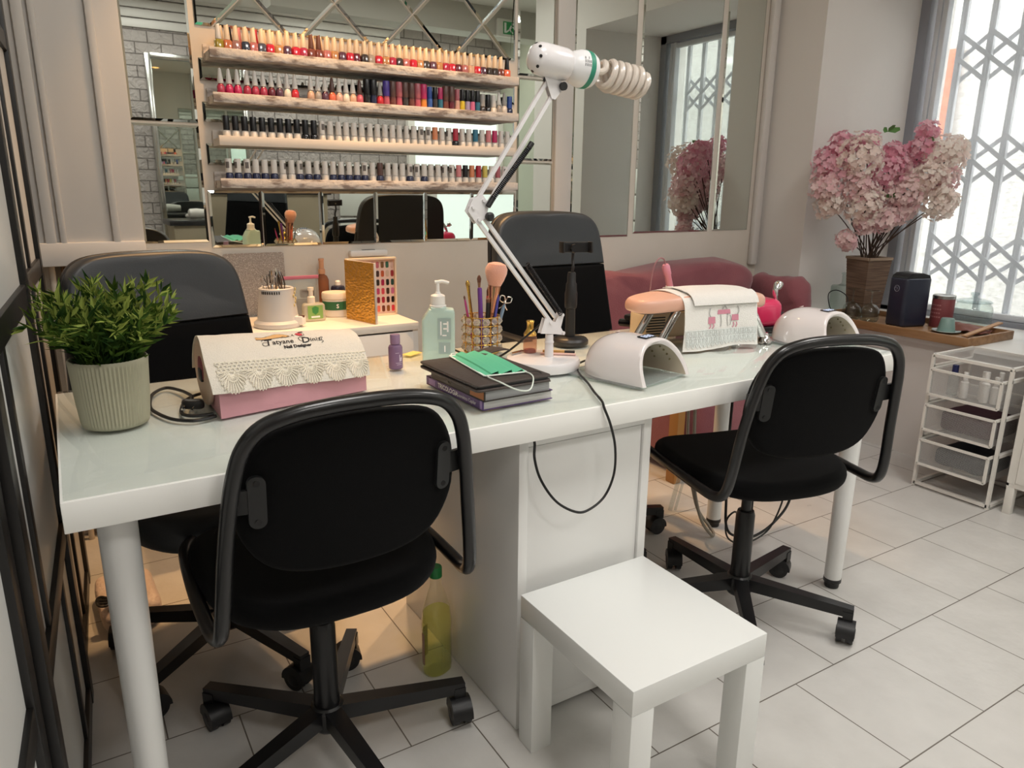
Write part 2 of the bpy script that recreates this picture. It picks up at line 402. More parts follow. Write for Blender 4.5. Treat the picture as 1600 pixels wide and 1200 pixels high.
# ceiling beam across the salon and the soffit over the mirror wall
g = G(); g.box((2.9, -1.75, CEIL - .11), (2.6, .22, .22), r=.004); struct(g.obj('trim_4', mat('beam_paint', 'cbc8c0', .6)))
# bright glazed door in the far corner
d = struct(thing('door_1', 'white glazed shop door reflected in the mirror', 'door', (3.75, YF + 0.001, 0)))
del d['category']
g = G(); g.box((-.52, .03, 1.05), (.07, .06, 2.1)); g.box((.52, .03, 1.05), (.07, .06, 2.1)); g.box((0, .03, 2.09), (1.11, .06, .08)); g.box((0, .03, .9), (1.0, .05, .06)); g.box((0, .03, .06), (1.0, .05, .12)); g.obj('door_frame', WMETAL, d)
g = G(); g.box((0, .02, 1.1), (.97, .008, 1.95)); g.obj('door_glass', mat('daylit_frosted_glass', 'e9f2ee', .5, emit=('e8f4f0', 0.9)), d)
g = G(); g.tube(catmull([(.4, .06, .98), (.4, .11, 1.0), (.4, .11, 1.2), (.4, .06, 1.22)], 5), .01); g.obj('door_handle', STEEL, d)

# white panelled pilaster at the left end of the mirror wall
g = G()
g.box((0.0, 1.548, 1.79), (0.565, 0.104, 1.74), r=.003)
struct(g.obj('trim_5', TRIM))
g = G()
for x, w in ((-.155, .022), (.03, .03), (.063, .018), (.205, .022)): g.box((x, 1.489, 1.79), (w, 0.016, 1.74), r=.005)
g.box((-.0, 1.49, .955), (.565, .02, .07), r=.004)
struct(g.obj('trim_6', TRIM))
g = G(); g.box((3.205, 1.583, 1.72), (.05, .034, 1.88), r=.012); struct(g.obj('trim_7', TRIM))
g = G(); g.box((1.953, 1.591, 1.81), (.088, .018, 1.7), r=.003); struct(g.obj('trim_8', TRIM))
# supply pipes and a bare board in the corner behind the left chair
g = G()
g.cyl((-.03, 1.53, 0), (-.03, 1.53, .93), .011); g.cyl((.02, 1.55, 0), (.02, 1.55, .93), .009)
for z in (.3, .7): g.box((-.005, 1.57, z), (.09, .06, .018), r=.004)
tag(g.obj('water_pipe', mat('pipe_paint', 'cfc4b4', .4)), 'pair of thin pale pipes running down the wall corner behind the left chair', 'pipe')
g = G(); g.box((.13, 1.575, .55), (.17, .03, 1.1), r=.003)
tag(g.obj('wooden_board', mat('rough_board', 'a98a63', .7, vary=('5e452c', 7, .42, .62, (9, 9, .7)), bump=(40, .2))), 'streaky brown wooden board standing against the wall in the left corner', 'board')

# ================================================================= window, grille and the street outside
w = struct(thing('window_1', 'tall window', 'window', (WX, .655, SILL))); del w['category']
FR = mat('window_frame_paint', '8d9098', .4); FRW = mat('window_sash_paint', 'd9dde2', .35)
g = G()
for y in (-.56, .56): g.box((.03, y, .83), (.07, .06, 1.655))
g.box((.03, 0, 1.63), (.07, 1.18, .05)); g.box((.03, 0, .012), (.07, 1.18, .024)); g.obj('window_frame', FR, w)
g = G()
for y in (-.50, -.465, .465, .50): g.box((.035, y, .825), (.03 if abs(y) > .48 else .045, .026, 1.58), r=.004)
g.box((.035, 0, 1.585), (.03, 1.0, .03), r=.004); g.box((.035, 0, .04), (.03, 1.0, .03), r=.004); g.obj('window_sash', FRW, w)
g = G(); g.box((.05, 0, .82), (.006, .93, 1.56)); g.obj('window_pane', clear('window_glass', 'f3f6f8', .05, .25, .14, 'f4f6f8', veil=True), w)
gr = thing('security_grille', 'white folding lattice grille standing outside the window pane', 'grille', (WX + .12, .655, SILL))
GRM = mat('grille_paint', 'd6d8dc', .4)
ys = [.423 - .1405 * k for k in range(7)][::-1]
for y in ys:
    g = G(); g.box((0, y, .8), (.022, .03, 1.6), r=.002); g.box((-.012, y, .8), (.006, .008, 1.6)); g.obj('upright', GRM, gr)
for zc in (.30, .78, 1.26):
    for a, b in zip(ys, ys[1:]):
        g = G()
        for z0 in (0, .11):
            g.bar((-.014, a, zc - .11 + z0), (-.014, b, zc + z0), .021, .004, up=(1, 0, 0)); g.bar((.014, a, zc + z0), (.014, b, zc - .11 + z0), .021, .004, up=(1, 0, 0))
        g.obj('lattice', GRM, gr)
g = G(); g.box((0, 0, .01), (.03, .96, .02)); g.box((0, 0, 1.61), (.03, .96, .02)); g.obj('rail', GRM, gr)
STUC = mat('street_stucco', 'aaa8a3', .9, bump=(26, .6), vary=('8f8d88', 30, .4, .62, (1, .6, 2.4)))
g = G(); g.box((6.1, 1.0, 1.2), (.2, 9, 4.4)); struct(g.obj('wall_street', STUC))
g = G(); g.box((5.96, 2.25, 1.88), (.08, .15, .64), r=.004)
tag(g.obj('brick_strip', mat('orange_brick', '9a5a3c', .8, vary=('8a4a2e', 4, .4, .6, (1, 1, 14)))), 'narrow orange brick strip on the sunlit street wall seen through the window', 'brickwork')
g = G(); g.box((5.3, 1.0, -.12), (2.4, 9, .1)); struct(g.obj('ground_street', mat('street_paving', 'c9c6be', .9)))

# ================================================================= ceiling fixtures
for i, (x, y) in enumerate(PANELS):
    t = thing('ceiling_light', 'square flat white ceiling light panel, ' + ('above the black partition', 'in front of the window pier', 'added as fill in the back left corner', 'added as fill in the middle of the back half', 'added as fill beside the glazed door')[i], 'lamp', (x, y, CEIL), group='ceiling panels')
    g = G()
    for a, b in ((-.3, 0), (.3, 0)): g.box((a, 0, -.012), (.02, .62, .024)); g.box((0, a, -.012), (.62, .02, .024))
    g.obj('frame', WMETAL, t)
    g = G(); g.box((0, 0, -.008), (.58, .58, .012)); g.obj('diffuser', mat('lit_diffuser', 'ffffff', .6, emit=('fff4e6', 2.0)), t)
for i, (x, y) in enumerate(DOWN):
    t = thing('downlight', 'warm round ceiling downlight, %s in the row along the mirror wall' % ('first from the left', 'second from the left', 'third from the left')[i], 'lamp', (x, y, CEIL), group='downlights')
    g = G(); g.lathe([(.062, 0), (.062, -.006), (.052, -.01), (.045, -.004), (.045, 0)], n=24); g.obj('ring', WMETAL, t)
    g = G(); g.cyl((0, 0, -.001), (0, 0, -.005), .044, n=20); g.obj('lens', mat('lit_warm_lens', 'ffd9a0', .5, emit=('ffb060', 6.0)), t)

# ================================================================= mirrors
def mirror_group(label, panes, group='mirrors', tilt=(0, 0)):
    t = thing('wall_mirror', label, 'mirror', (0, YB, 0), group=group)
    for poly in panes:
        if len(poly) == 4 and not isinstance(poly[0], tuple):
            x0, x1, z0, z1 = poly; poly = [(x0, z0), (x1, z0), (x1, z1), (x0, z1)]
        cx = sum(p for p, q in poly) / len(poly); cz = sum(q for p, q in poly) / len(poly)
        def inset(d):
            o = []; n = len(poly)
            for i in range(n):
                p0, p1, p2 = V((*poly[i - 1], 0)), V((*poly[i], 0)), V((*poly[(i + 1) % n], 0))
                e1 = (p1 - p0).normalized(); e2 = (p2 - p1).normalized(); n1 = V((-e1.y, e1.x, 0)); n2 = V((-e2.y, e2.x, 0))
                k = n1 + n2; k = k / max(.15, k.dot(n1)); o.append((p1.x + k.x * d, p1.y + k.y * d))
            return o
        g = G(); A = [g.v((p, -.001, q)) for p, q in inset(.0022)]; B = [g.v((p, -.003, q)) for p, q in inset(.0022)]; C = [g.v((p, -.006, q)) for p, q in inset(.010)]
        n = len(A)
        for i in range(n):
            j = (i + 1) % n; g.f([A[i], A[j], B[j], B[i]]); g.f([B[i], B[j], C[j], C[i]])
        g.f(C); g.f(A[::-1])
        if tilt[0]:      # each tile is glued a touch proud at its top and one side
            for v in g.bm.verts: v.co.y -= .012 + tilt[0] * (v.co.z - cz) + tilt[1] * (v.co.x - cx) - .012 + .5 * (abs(tilt[0]) * .21 + abs(tilt[1]) * .22)
        g.obj('mirror_pane', MIRROR, t, sharp=1 if tilt[0] else 5)
    return t
def clip(poly, f):
    o = []
    for i in range(len(poly)):
        a, b = poly[i], poly[(i + 1) % len(poly)]; fa, fb = f(a), f(b)
        if fa >= 0: o.append(a)
        if (fa >= 0) != (fb >= 0): t = fa / (fa - fb); o.append((a[0] + (b[0] - a[0]) * t, a[1] + (b[1] - a[1]) * t))
    return o
mirror_group('narrow two-pane wall mirror beside the white pilaster', [(.287, .492, .972, 1.352), (.287, .492, 1.356, 2.2)])
P = .294; dia = []
for r in range(-1, 3):
    for c in range(-1, 6):
        cx = .531 + P * c + (P / 2 if r % 2 else 0); cz = 1.775 + P / 2 * r
        q = [(cx, cz - P / 2), (cx + P / 2, cz), (cx, cz + P / 2), (cx - P / 2, cz)]
        for fn in (lambda p: p[0] - .505, lambda p: 1.712 - p[0], lambda p: p[1] - 1.655, lambda p: 2.05 - p[1]): q = clip(q, fn) if len(q) > 2 else q
        if len(q) > 2 and abs(sum(q[i][0] * q[(i + 1) % len(q)][1] - q[(i + 1) % len(q)][0] * q[i][1] for i in range(len(q)))) > .008: dia.append(q)
mirror_group('diamond-tiled wall mirror above the top polish shelf', dia)
mirror_group('mirror strips on the wall between the polish shelves', [(.506, 1.712, z0, z1) for z0, z1 in ((1.49, 1.562), (1.362, 1.428), (1.225, 1.298))])
xs = [.497, .672, .882, 1.092, 1.297, 1.504, 1.712]
mirror_group('row of rectangular mirror tiles below the lowest polish shelf', [(a, b, .952, 1.146) for a, b in zip(xs, xs[1:])], tilt=(.034, .022))
mirror_group('three-pane mirror column right of the polish shelves', [(1.722, 1.905, .947, 1.27), (1.722, 1.905, 1.274, 1.6), (1.722, 1.905, 1.604, 2.2)])
mirror_group('wide mirror of three tall panes above the red sofa', [(2.002, 2.345, .947, 2.2), (2.372, 2.868, .96, 2.2), (2.896, 3.158, .962, 2.2)])
# ================================================================= left partition: black-framed translucent sliding panels
PANEL = mat('milky_panel', 'd9d9d6', .5, coat=.2)
DARKW = mat('black_stained_frame', '0f0e0e', .4, vary=('171514', 30, .4, .6, (1, 1, .05)))
def screen(label, s0, s1, off, mun_hi, mun_lo, z1=2.3):
    a = RAD(-3.0); L = s1 - s0; mid = (s0 + s1) / 2
    t = thing('partition_panel', label, 'partition', (-.03 + .0523 * mid - off, .63 + .9986 * mid, 0), a, 'black framed partition panels')
    for y in (-L / 2 + .024, L / 2 - .024):
        g = G(); g.box((0, y, z1 / 2), (.024, .048, z1), r=.002); g.obj('stile', DARKW, t)
    for z in (.022, .435, .945, 1.5, z1 - .025):
        g = G(); g.box((0, 0, z), (.020, L - .09, .045), r=.002); g.obj('rail', DARKW, t)
    zz = [.022, .435, .945, 1.5, z1 - .025]
    for k, (za, zb) in enumerate(zip(zz, zz[1:])):
        m = mun_lo if k == 0 else mun_hi
        g = G(); g.box((0, m - mid, (za + zb) / 2), (.016, .028, zb - za - .04), r=.002); g.obj('muntin', DARKW, t)
        g = G(); g.box((-.003, 0, (za + zb) / 2), (.008, L - .09, zb - za - .04)); g.obj('panel', PANEL, t)
screen('black-framed white sliding panel at the left edge, nearest the table corner', -.60, .035, 0, -.435, -.18)
screen('black-framed white sliding panel farthest back, against the pilaster wall', .055, .64, .012, .35, .35)
screen('black-framed white sliding panel closest to the camera at the far left', -1.27, -.615, .012, -.95, -.8)

# ================================================================= manicure table
t = thing('table', 'long white table with a glass sheet on top and round legs', 'table', (0, 0, 0))
g = G(); g.box((.9875, .32, .7115), (1.975, .64, .047), r=.0015); g.obj('tabletop', mat('table_laminate', 'fafaf6', .3), t)
for x, y in ((.067, .083), (.067, .557), (1.925, .075), (1.925, .557)):
    g = G(); g.lathe([(.0285, .688), (.0275, .45), (.0245, .03), (.0245, .028)], (x, y, 0), 24); L = g.obj('leg', WHITE, t)
    g = G(); g.lathe([(.02, 0), (.021, .004), (.021, .014), (.0255, .018), (.0255, .03)], (x, y, 0), 20); g.obj('foot', BLACK, L)
g = G(); g.box((.9875, .32, .7378), (1.967, .632, .0045), r=.001); g.obj('glass_sheet', clear('table_glass', 'fcfefd', .015, .26), t, label='clear glass sheet with a pale green edge')

# ---- white drawer unit under the table
t = thing('drawer_unit', 'white lacquered drawer unit standing under the middle of the table', 'cabinet', (.947, .343, 0))
g = G()
g.box((-.163, 0, .3425), (.022, .6, .683), r=.001); g.box((.163, 0, .3425), (.022, .6, .683), r=.001)
g.box((0, .285, .345), (.304, .02, .66)); g.box((0, 0, .672), (.304, .6, .022)); g.box((0, 0, .035), (.304, .58, .022))
g.obj('carcass', WHITE, t)
g = G(); g.box((0, -.287, .352), (.300, .014, .61), r=.0015); g.obj('front_panel', WHITE, t)
g = G(); g.box((0, -.28, .028), (.302, .016, .03)); g.obj('plinth', WHITE, t)

# ---- low white stool
t = thing('stool', 'low square white side table with thick legs in front of the drawer unit', 'table', (.93, -.158, 0))
g = G(); g.box((0, 0, .3275), (.33, .352, .05), r=.0015); g.obj('tabletop', mat('stool_lacquer', 'eceeec', .3, coat=.1), t)
for x in (-.14, .14):
    for y in (-.151, .151):
        g = G(); g.box((x, y, .151), (.05, .05, .302), r=.001); g.obj('leg', mat('stool_lacquer', 'eceeec', .3), t)

# ================================================================= swivel chairs
def star_base(t, a0, metal, n=5, R=.285):
    g = G(); g.lathe([(.03, .062), (.036, .07), (.036, .112), (.03, .12)], n=20); g.obj('hub', metal, t)
    for k in range(n):
        a = RAD(a0 + 72 * k); d = V((cos(a), sin(a), 0))
        g = G(); g.bar(d * .02 + V((0, 0, .098)), d * (R + .012) + V((0, 0, .083)), .036, .036, .026, .026); g.bar(d * (R - .012) + V((0, 0, .071)), d * (R + .0135) + V((0, 0, .071)), .03, .03, .03, .03)
        g.obj('leg', metal, t)
        ca = a + 1.9 + .7 * k; cd = V((cos(ca), sin(ca), 0)); sd = V((-sin(ca), cos(ca), 0)); c = d * R + cd * .012
        g = G(); g.cyl(d * R + V((0, 0, .05)), d * R + V((0, 0, .075)), .008, n=10)
        pts = [(c + cd * (.034 * cos(q)) + V((0, 0, .0285 + .034 * sin(q)))) for q in [RAD(x) for x in range(-5, 186, 19)]]
        A = [g.v(p + sd * .0225) for p in pts]; B = [g.v(p - sd * .0225) for p in pts]; n_ = len(pts)
        for i in range(n_ - 1): g.f([A[i], A[i + 1], B[i + 1], B[i]])
        g.f(A); g.f(B[::-1]); g.f([A[0], B[0], B[-1], A[-1]])
        cs = g.obj('caster', BLACK, t)
        for sgn in (-1, 1):
            g = G(); g.cyl(c + sd * (sgn * .006) + V((0, 0, .0285)), c + sd * (sgn * .021) + V((0, 0, .0285)), .0285, n=22); g.cyl(c + sd * (sgn * .021) + V((0, 0, .0285)), c + sd * (sgn * .024) + V((0, 0, .0285)), .018, .012, n=16)
            g.obj('wheel', BLACK, cs)
def task_chair(loc, rz, a0, label):
    t = thing('task_chair', label, 'chair', (*loc, 0), rz, 'black fabric task chairs in front of the table')
    star_base(t, a0 - math.degrees(rz), BLACKM)
    g = G(); g.lathe([(.026, .115), (.0255, .30), (.022, .312)], n=20); g.lathe([(.014, .30), (.014, .425)], n=16); g.lathe([(.035, .405), (.05, .41), (.05, .423)], n=16); g.obj('column', BLACKM, t)
    seat = []
    for p, q in superellipse(.226, .225, 3.1, 60):
        seat.append((p * (1.0 - .07 * max(0, -q / .225)), q))
    g = G(); g.pad(seat, .425, .476, .024, lambda p, q, z: (p, q + .015, z + .012 * (p / .22) ** 2 - .014 * max(0, q / .22) ** 3)); g.obj('seat', BLACKF, t)
    # one bent tube: under the seat side, back along it, up around the backrest and down again
    half = [(.200, .225, .440), (.222, .15, .452), (.230, .0, .456), (.229, -.13, .455), (.226, -.185, .457), (.221, -.216, .474), (.216, -.231, .52), (.206, -.242, .62), (.196, -.254, .70), (.186, -.264, .755), (.172, -.271, .795), (.145, -.277, .824), (.10, -.28, .838), (.05, -.281, .843)]
    path = half + [(0, -.281, .844)] + [(-x, y, z) for x, y, z in half[::-1]]
    g = G(); g.tube(catmull(path, 5), .0125, 12); g.obj('back_frame', mat('black_tube', '111113', .3, coat=.2), t)
    out = catmull([(0, .548, 0), (.09, .555, 0), (.148, .582, 0), (.181, .64, 0), (.184, .70, 0), (.172, .755, 0), (.142, .799, 0), (.09, .816, 0), (0, .822, 0), (-.09, .816, 0), (-.142, .799, 0), (-.172, .755, 0), (-.184, .70, 0), (-.181, .64, 0), (-.148, .582, 0), (-.09, .555, 0)], 4, True)
    out = [(p.x, p.y) for p in out]
    g = G(); g.pad(out, 0, .036, .014, lambda p, q, z: (p, -.246 - .13 * (q - .6) + 1.15 * p * p * .55 + z, q)); g.obj('backrest', BLACKF, t)
    BR = mat('bracket_plastic', '1e1f20', .5)
    for s in (-1, 1):
        g = G()
        fn = lambda p, q, z: (s * p, -.249 - .13 * (q - .6) + .63 * p * p + z, q)
        g.prism([(x + .155, y + .70) for x, y in rrect(.026, .088, .0125)], -.006, .004, fn)
        g.prism([(.160, .682), (.199, .682), (.199, .722), (.160, .722)], -.004, .004, fn)
        b = g.obj('bracket', BR, t, sharp=30)
        for z in (.667, .733):
            g = G(); p0 = V(fn(.155, z, -.007)); g.cyl(p0, p0 + V((0, .003, 0)), .0048, n=12); g.obj('screw', BLACKM, b)
    return t
task_chair((.404, .199), 0.0, 61, 'black fabric task chair in the left foreground, backrest to the camera')
task_chair((1.567, .128), RAD(-15), 13, 'black fabric task chair at the right front of the table, right of the stool')

def office_chair(loc, rz, a0, lift, label, arms):
    t = thing('office_chair', label, 'chair', (*loc, 0), rz)
    star_base(t, a0 - math.degrees(rz), BLACKM)
    g = G(); g.lathe([(.027, .115), (.027, .28)], n=20); g.lathe([(.015, .27), (.015, .40 + lift)], n=16); g.box((0, -.02, .388 + lift), (.2, .24, .03), r=.01); g.obj('column', BLACKM, t)
    g = G(); g.pad(superellipse(.25, .23, 3.6, 52), .40 + lift, .485 + lift, .034, lambda p, q, z: (p, q, z + .02 * (p / .25) ** 2 - .02 * max(0, q / .24) ** 3)); g.obj('seat', LEATHER, t)
    # tapered high backrest with rounded top corners; leather above the seam, fabric below
    prof = [(.243, .50), (.238, .60), (.228, .72), (.220, .82), (.213, .90), (.204, .945), (.185, .975), (.150, .994), (.09, 1.002)]
    def outline(z0, z1):
        P = [(w, z) for w, z in prof if z0 < z < z1]
        def wid(z):
            for (w0, a), (w1, b) in zip(prof, prof[1:]):
                if a <= z <= b: return w0 + (w1 - w0) * (z - a) / (b - a)
            return prof[0][0] if z < prof[0][1] else prof[-1][0]
        pts = [(wid(z0), z0)] + P + ([(0, 1.004)] if z1 > 1 else [(wid(z1), z1)])
        L = [(-w, z) for w, z in pts[::-1]]; ring = pts + L[(1 if z1 > 1 else 0):]
        if z1 > 1:      # round the top smoothly, keep the seam edge straight
            sm = catmull([(p, q, 0) for p, q in ring], 4); return [(p.x, p.y) for p in sm]
        return ring
    bend = lambda p, q, d: (p, -.212 - .16 * (q - .5) + .40 * p * p + d, q + lift)
    g = G(); g.pad(outline(.50, .825), 0, .05, .016, bend); g.obj('lower_backrest', BLACKF, t, label='matt black fabric lower backrest')
    g = G(); g.pad(outline(.827, 2), 0, .052, .018, bend); g.obj('upper_backrest', mat('charcoal_leather', '2b2f34', .42, bump=(240, .05)), t, label='smooth charcoal leather upper backrest')
    g = G(); g.pad(outline(.49, 2), -.016, .002, .006, bend); g.obj('back_shell', BLACK, t)
    g = G(); g.bar((0, -.05, .40 + lift), (0, -.22, .42 + lift), .06, .02); g.bar((0, -.215, .41 + lift), (0, -.235, .60 + lift), .06, .016, up=(0, 1, 0)); g.obj('back_support', BLACKM, t)
    if arms:
        for s in (-1, 1):
            g = G(); g.tube(catmull([(s * .20, .02, .40 + lift), (s * .27, .02, .40 + lift), (s * .29, .04, .46 + lift), (s * .29, .08, .60 + lift), (s * .285, -.06, .625 + lift), (s * .28, -.17, .62 + lift)], 6), .014, 10); a = g.obj('armrest', BLACKM, t)
            g = G(); g.box((s * .286, -.03, .645 + lift), (.05, .22, .022), r=.01); g.obj('arm_pad', BLACK, a)
    return t
office_chair((.302, .69), RAD(194), 149, -.005, 'black high-back office chair behind the table at the left, beside the green plant', False)
office_chair((1.443, .70), RAD(181), 200, .085, 'black high-back office chair behind the table in the middle, behind the phone stand', True)

# ================================================================= white bench unit along the wall
t = thing('sideboard', 'white sideboard against the mirror wall holding salon supplies', 'cabinet', (.735, 1.393, 0))
g = G(); g.box((0, 0, .697), (.69, .404, .026), r=.001); g.obj('top', mat('sideboard_top', 'efe9df', .35), t)
g = G(); g.box((.334, .002, .344), (.02, .396, .68)); g.box((-.334, .002, .344), (.02, .396, .68)); g.box((0, .19, .344), (.648, .016, .68)); g.box((0, 0, .05), (.648, .39, .02)); g.obj('carcass', WHITE, t)
for x in (-.164, .164):
    g = G(); g.box((x, -.19, .37), (.322, .016, .615), r=.001); d = g.obj('door', WHITE, t)
    g = G(); g.cyl((x + (.12 if x < 0 else -.12), -.198, .58), (x + (.12 if x < 0 else -.12), -.216, .58), .009, n=14); g.obj('knob', STEEL, d)

# ================================================================= red sofa under the right mirrors
ROSE = mat('rose_cloth', '93565d', .9, sheen=.3, bump=(220, .25), vary=('834750', 6, .35, .7))
t = thing('sofa', 'dusty red cloth-covered sofa below the right mirrors', 'sofa', (2.56, 1.2, 0))
def lump(w, d, h, f=.012, s=6.0, seed=0):
    def fn(p, q, z):
        n = noise.noise(V((p * s + seed, q * s, z * s * .6))); m = noise.noise(V((p * s * 2.3, q * s * 2 + seed, z * s)))
        return (p + n * f, q + m * f, z + (n + m) * f * .7)
    return fn
g = G(); g.pad(superellipse(.53, .30, 9, 72), .055, .40, .03, lambda p, q, z: (p + .09, q - .06 + .008 * sin(38 * p) * (1 - z / .42), z)); g.obj('base', ROSE, t)
g = G(); g.pad(superellipse(.45, .24, 7, 60), .39, .50, .045, lump(1, 1, 1)); o = g.obj('seat_cushion', ROSE, t); o.location = (.03, -.12, 0)
g = G(); g.pad([(p, q) for p, q in superellipse(.53, .215, 5.5, 72)], -.085, .085, .06, lambda p, q, z: ((lambda n: (p - .08, .26 + z + .03 * n, .61 + q + .016 * n + .012 * sin(p * 9) + (.018 * p / .5)))(noise.noise(V((p * 5, q * 6, z * 9))) + .45 * noise.noise(V((p * 16 + q * 9, q * 7, z * 9)))))); g.obj('backrest', ROSE, t)
g = G(); g.pad(superellipse(.18, .19, 3.4, 60), -.06, .06, .05, lambda p, q, z: ((lambda n: (.545 + z * .9 + .018 * n - .12 * (q - .1) * (p > 0), .12 + p, .565 + q + .035 * n + .09 * p))(noise.noise(V((p * 6 + 3, q * 6, z * 8))) + .5 * noise.noise(V((p * 17 + q * 12, q * 8, z * 8)))))); g.obj('armrest', ROSE, t)
for x in (-.39, .52):
    for y in (-.31, .15):
        g = G(); g.box((x, y, .03), (.05, .05, .06), r=.004); g.obj('leg', mat('sofa_leg_wood', 'a9793f', .5), t)
# wooden side frame of the sofa seen through the table legs
g = G(); g.box((-.475, -.27, .24), (.04, .05, .48), r=.004); g.box((-.475, -.04, .47), (.04, .44, .03), r=.004); g.obj('wooden_frame', mat('sofa_leg_wood', 'a9793f', .5), t, label='light wooden end frame')

# ================================================================= mesh drawer rack and white cabinet at the right
def mesh_material():
    m = bpy.data.materials.new('white_wire_mesh'); m.use_nodes = True; nt = m.node_tree; nt.nodes.clear()
    out = nt.nodes.new('ShaderNodeOutputMaterial'); tc = nt.nodes.new('ShaderNodeTexCoord')
    df = nt.nodes.new('ShaderNodeBsdfDiffuse'); df.inputs[0].default_value = lin('c4c4c2'); tr = nt.nodes.new('ShaderNodeBsdfTransparent'); mx = nt.nodes.new('ShaderNodeMixShader')
    mp = nt.nodes.new('ShaderNodeMapping'); mp.inputs['Scale'].default_value = (260, 260, 260); fr = nt.nodes.new('ShaderNodeVectorMath'); fr.operation = 'FRACTION'
    sb = nt.nodes.new('ShaderNodeVectorMath'); sb.operation = 'GREATER_THAN' if False else 'SUBTRACT'; sb.inputs[1].default_value = (.5, .5, .5)
    ab = nt.nodes.new('ShaderNodeVectorMath'); ab.operation = 'ABSOLUTE'; sp = nt.nodes.new('ShaderNodeSeparateXYZ')
    nt.links.new(tc.outputs['UV'], mp.inputs[0]); nt.links.new(mp.outputs[0], fr.inputs[0]); nt.links.new(fr.outputs[0], sb.inputs[0]); nt.links.new(sb.outputs[0], ab.inputs[0]); nt.links.new(ab.outputs[0], sp.inputs[0])
    m1 = nt.nodes.new('ShaderNodeMath'); m1.operation = 'MAXIMUM'; nt.links.new(sp.outputs[0], m1.inputs[0]); nt.links.new(sp.outputs[1], m1.inputs[1])
    m2 = nt.nodes.new('ShaderNodeMath'); m2.operation = 'GREATER_THAN'; m2.inputs[1].default_value = .41; nt.links.new(m1.outputs[0], m2.inputs[0])
    nt.links.new(m2.outputs[0], mx.inputs[0]); nt.links.new(tr.outputs[0], mx.inputs[1]); nt.links.new(df.outputs[0], mx.inputs[2]); nt.links.new(mx.outputs[0], out.inputs[0])
    return m
MESH = mesh_material()
def mesh_panel(name, p, u, v, parent):
    """flat wire-mesh sheet: corner p, edge vectors u, v; UVs in metres so the wires keep their pitch"""
    me = bpy.data.meshes.new(name); p, u, v = V(p), V(u), V(v)
    me.from_pydata([p, p + u, p + u + v, p + v], [], [(0, 1, 2, 3)]); uv = me.uv_layers.new()
    for i, c in enumerate(((0, 0), (u.length, 0), (u.length, v.length), (0, v.length))): uv.data[i].uv = c
    me.materials.append(MESH); return put(name, me, parent)
def bars(segs, r=.006):
    g = G()
    for a, b in segs: g.bar(a, b, 2 * r, 2 * r, up=(0, 0, 1) if abs(V(b).z - V(a).z) < .9 * (V(b) - V(a)).length else (0, 1, 0))
    return g
t = thing('drawer_rack', 'white wire-mesh rack with three pull-out drawers by the window wall', 'rack', (3.075, .265, 0))
x0, x1, y0, y1, H = -.145, .145, -.14, .145, .545
segs = []
for x in (x0, x1):
    for y in (y0, y1): segs.append(((x, y, 0), (x, y, H)))
for z in (H, .012):
    segs += [((x0, y0, z), (x0, y1, z)), ((x1, y0, z), (x1, y1, z)), ((x0, y0, z), (x1, y0, z)), ((x0, y1, z), (x1, y1, z))]
for z in (.50, .355, .21):
    segs += [((x0, y0, z), (x1, y0, z)), ((x0, y1, z), (x1, y1, z))]
bars(segs).obj('frame', WMETAL, t)
mesh_panel('mesh_top', (x0, y0, H + .002), (x1 - x0, 0, 0), (0, y1 - y0, 0), t)
for z0, z1 in ((.395, .495), (.25, .35), (.105, .205)):
    a, b = x0 - .03, x1 - .03; c, d = y0 + .014, y1 - .014
    e = bars([((a, c, z0), (a, d, z0)), ((a, c, z1), (a, d, z1)), ((a, c, z0), (a, c, z1)), ((a, d, z0), (a, d, z1)), ((a, c, z1), (b, c, z1)), ((a, d, z1), (b, d, z1)), ((b, c, z1), (b, d, z1)), ((b, c, z0), (b, d, z0))], .0045).obj('drawer', WMETAL, t)
    mesh_panel('mesh_front', (a, c, z0), (0, d - c, 0), (0, 0, z1 - z0), e); mesh_panel('mesh_side', (a, c, z0), (b - a, 0, 0), (0, 0, z1 - z0), e)
    mesh_panel('mesh_side', (a, d, z0), (b - a, 0, 0), (0, 0, z1 - z0), e); mesh_panel('mesh_back', (b, c, z0), (0, d - c, 0), (0, 0, z1 - z0), e); mesh_panel('mesh_bottom', (a, c, z0), (b - a, 0, 0), (0, d - c, 0), e)
RK = (3.075, .265)
def in_rack(name, label, cat, x, y, z, build, group=None):
    t_ = thing(name, label, cat, (RK[0] + x, RK[1] + y, z), group=group); build(t_); return t_
def vial(h, r, body, cap):
    def f(t_):
        g = G(); g.lathe([(r * .9, 0), (r, .003), (r, h * .62), (r * .5, h * .68), (r * .5, h * .7)], n=16); g.obj('body', body, t_)
        g = G(); g.lathe([(r * .62, h * .7), (r * .6, h), (r * .5, h + .002)], n=14); g.obj('cap', cap, t_)
    return f
WP = mat('white_plastic', 'e9e7e3', .35); NAVY = mat('navy_plastic', '232a5c', .35)
in_rack('bottle', 'small bottle with a dark blue cap in the top drawer of the mesh rack', 'bottle', -.13, .065, .4002, vial(.118, .019, GLASS2, NAVY))
for k, (x, y) in enumerate(((-.135, .02), (-.10, -.03), (-.135, -.055), (-.12, -.085), (-.06, -.07))):
    in_rack('bottle', 'small white bottle in the top drawer of the mesh rack, %s from the left' % ('first', 'second', 'third', 'fourth', 'fifth')[k], 'bottle', x, y, .4002, vial(.10 + .008 * (k % 3), .015, WP, WP), 'white bottles in the mesh rack')
def folded(c, h):
    def f(t_):
        g = G(); g.pad(superellipse(.105, .105, 6, 40), 0, h, .012, lambda p, q, z: (p, q, z + .006 * noise.noise(V((p * 22, q * 22, h * 9))))); g.obj('cloth', c, t_)
    return f
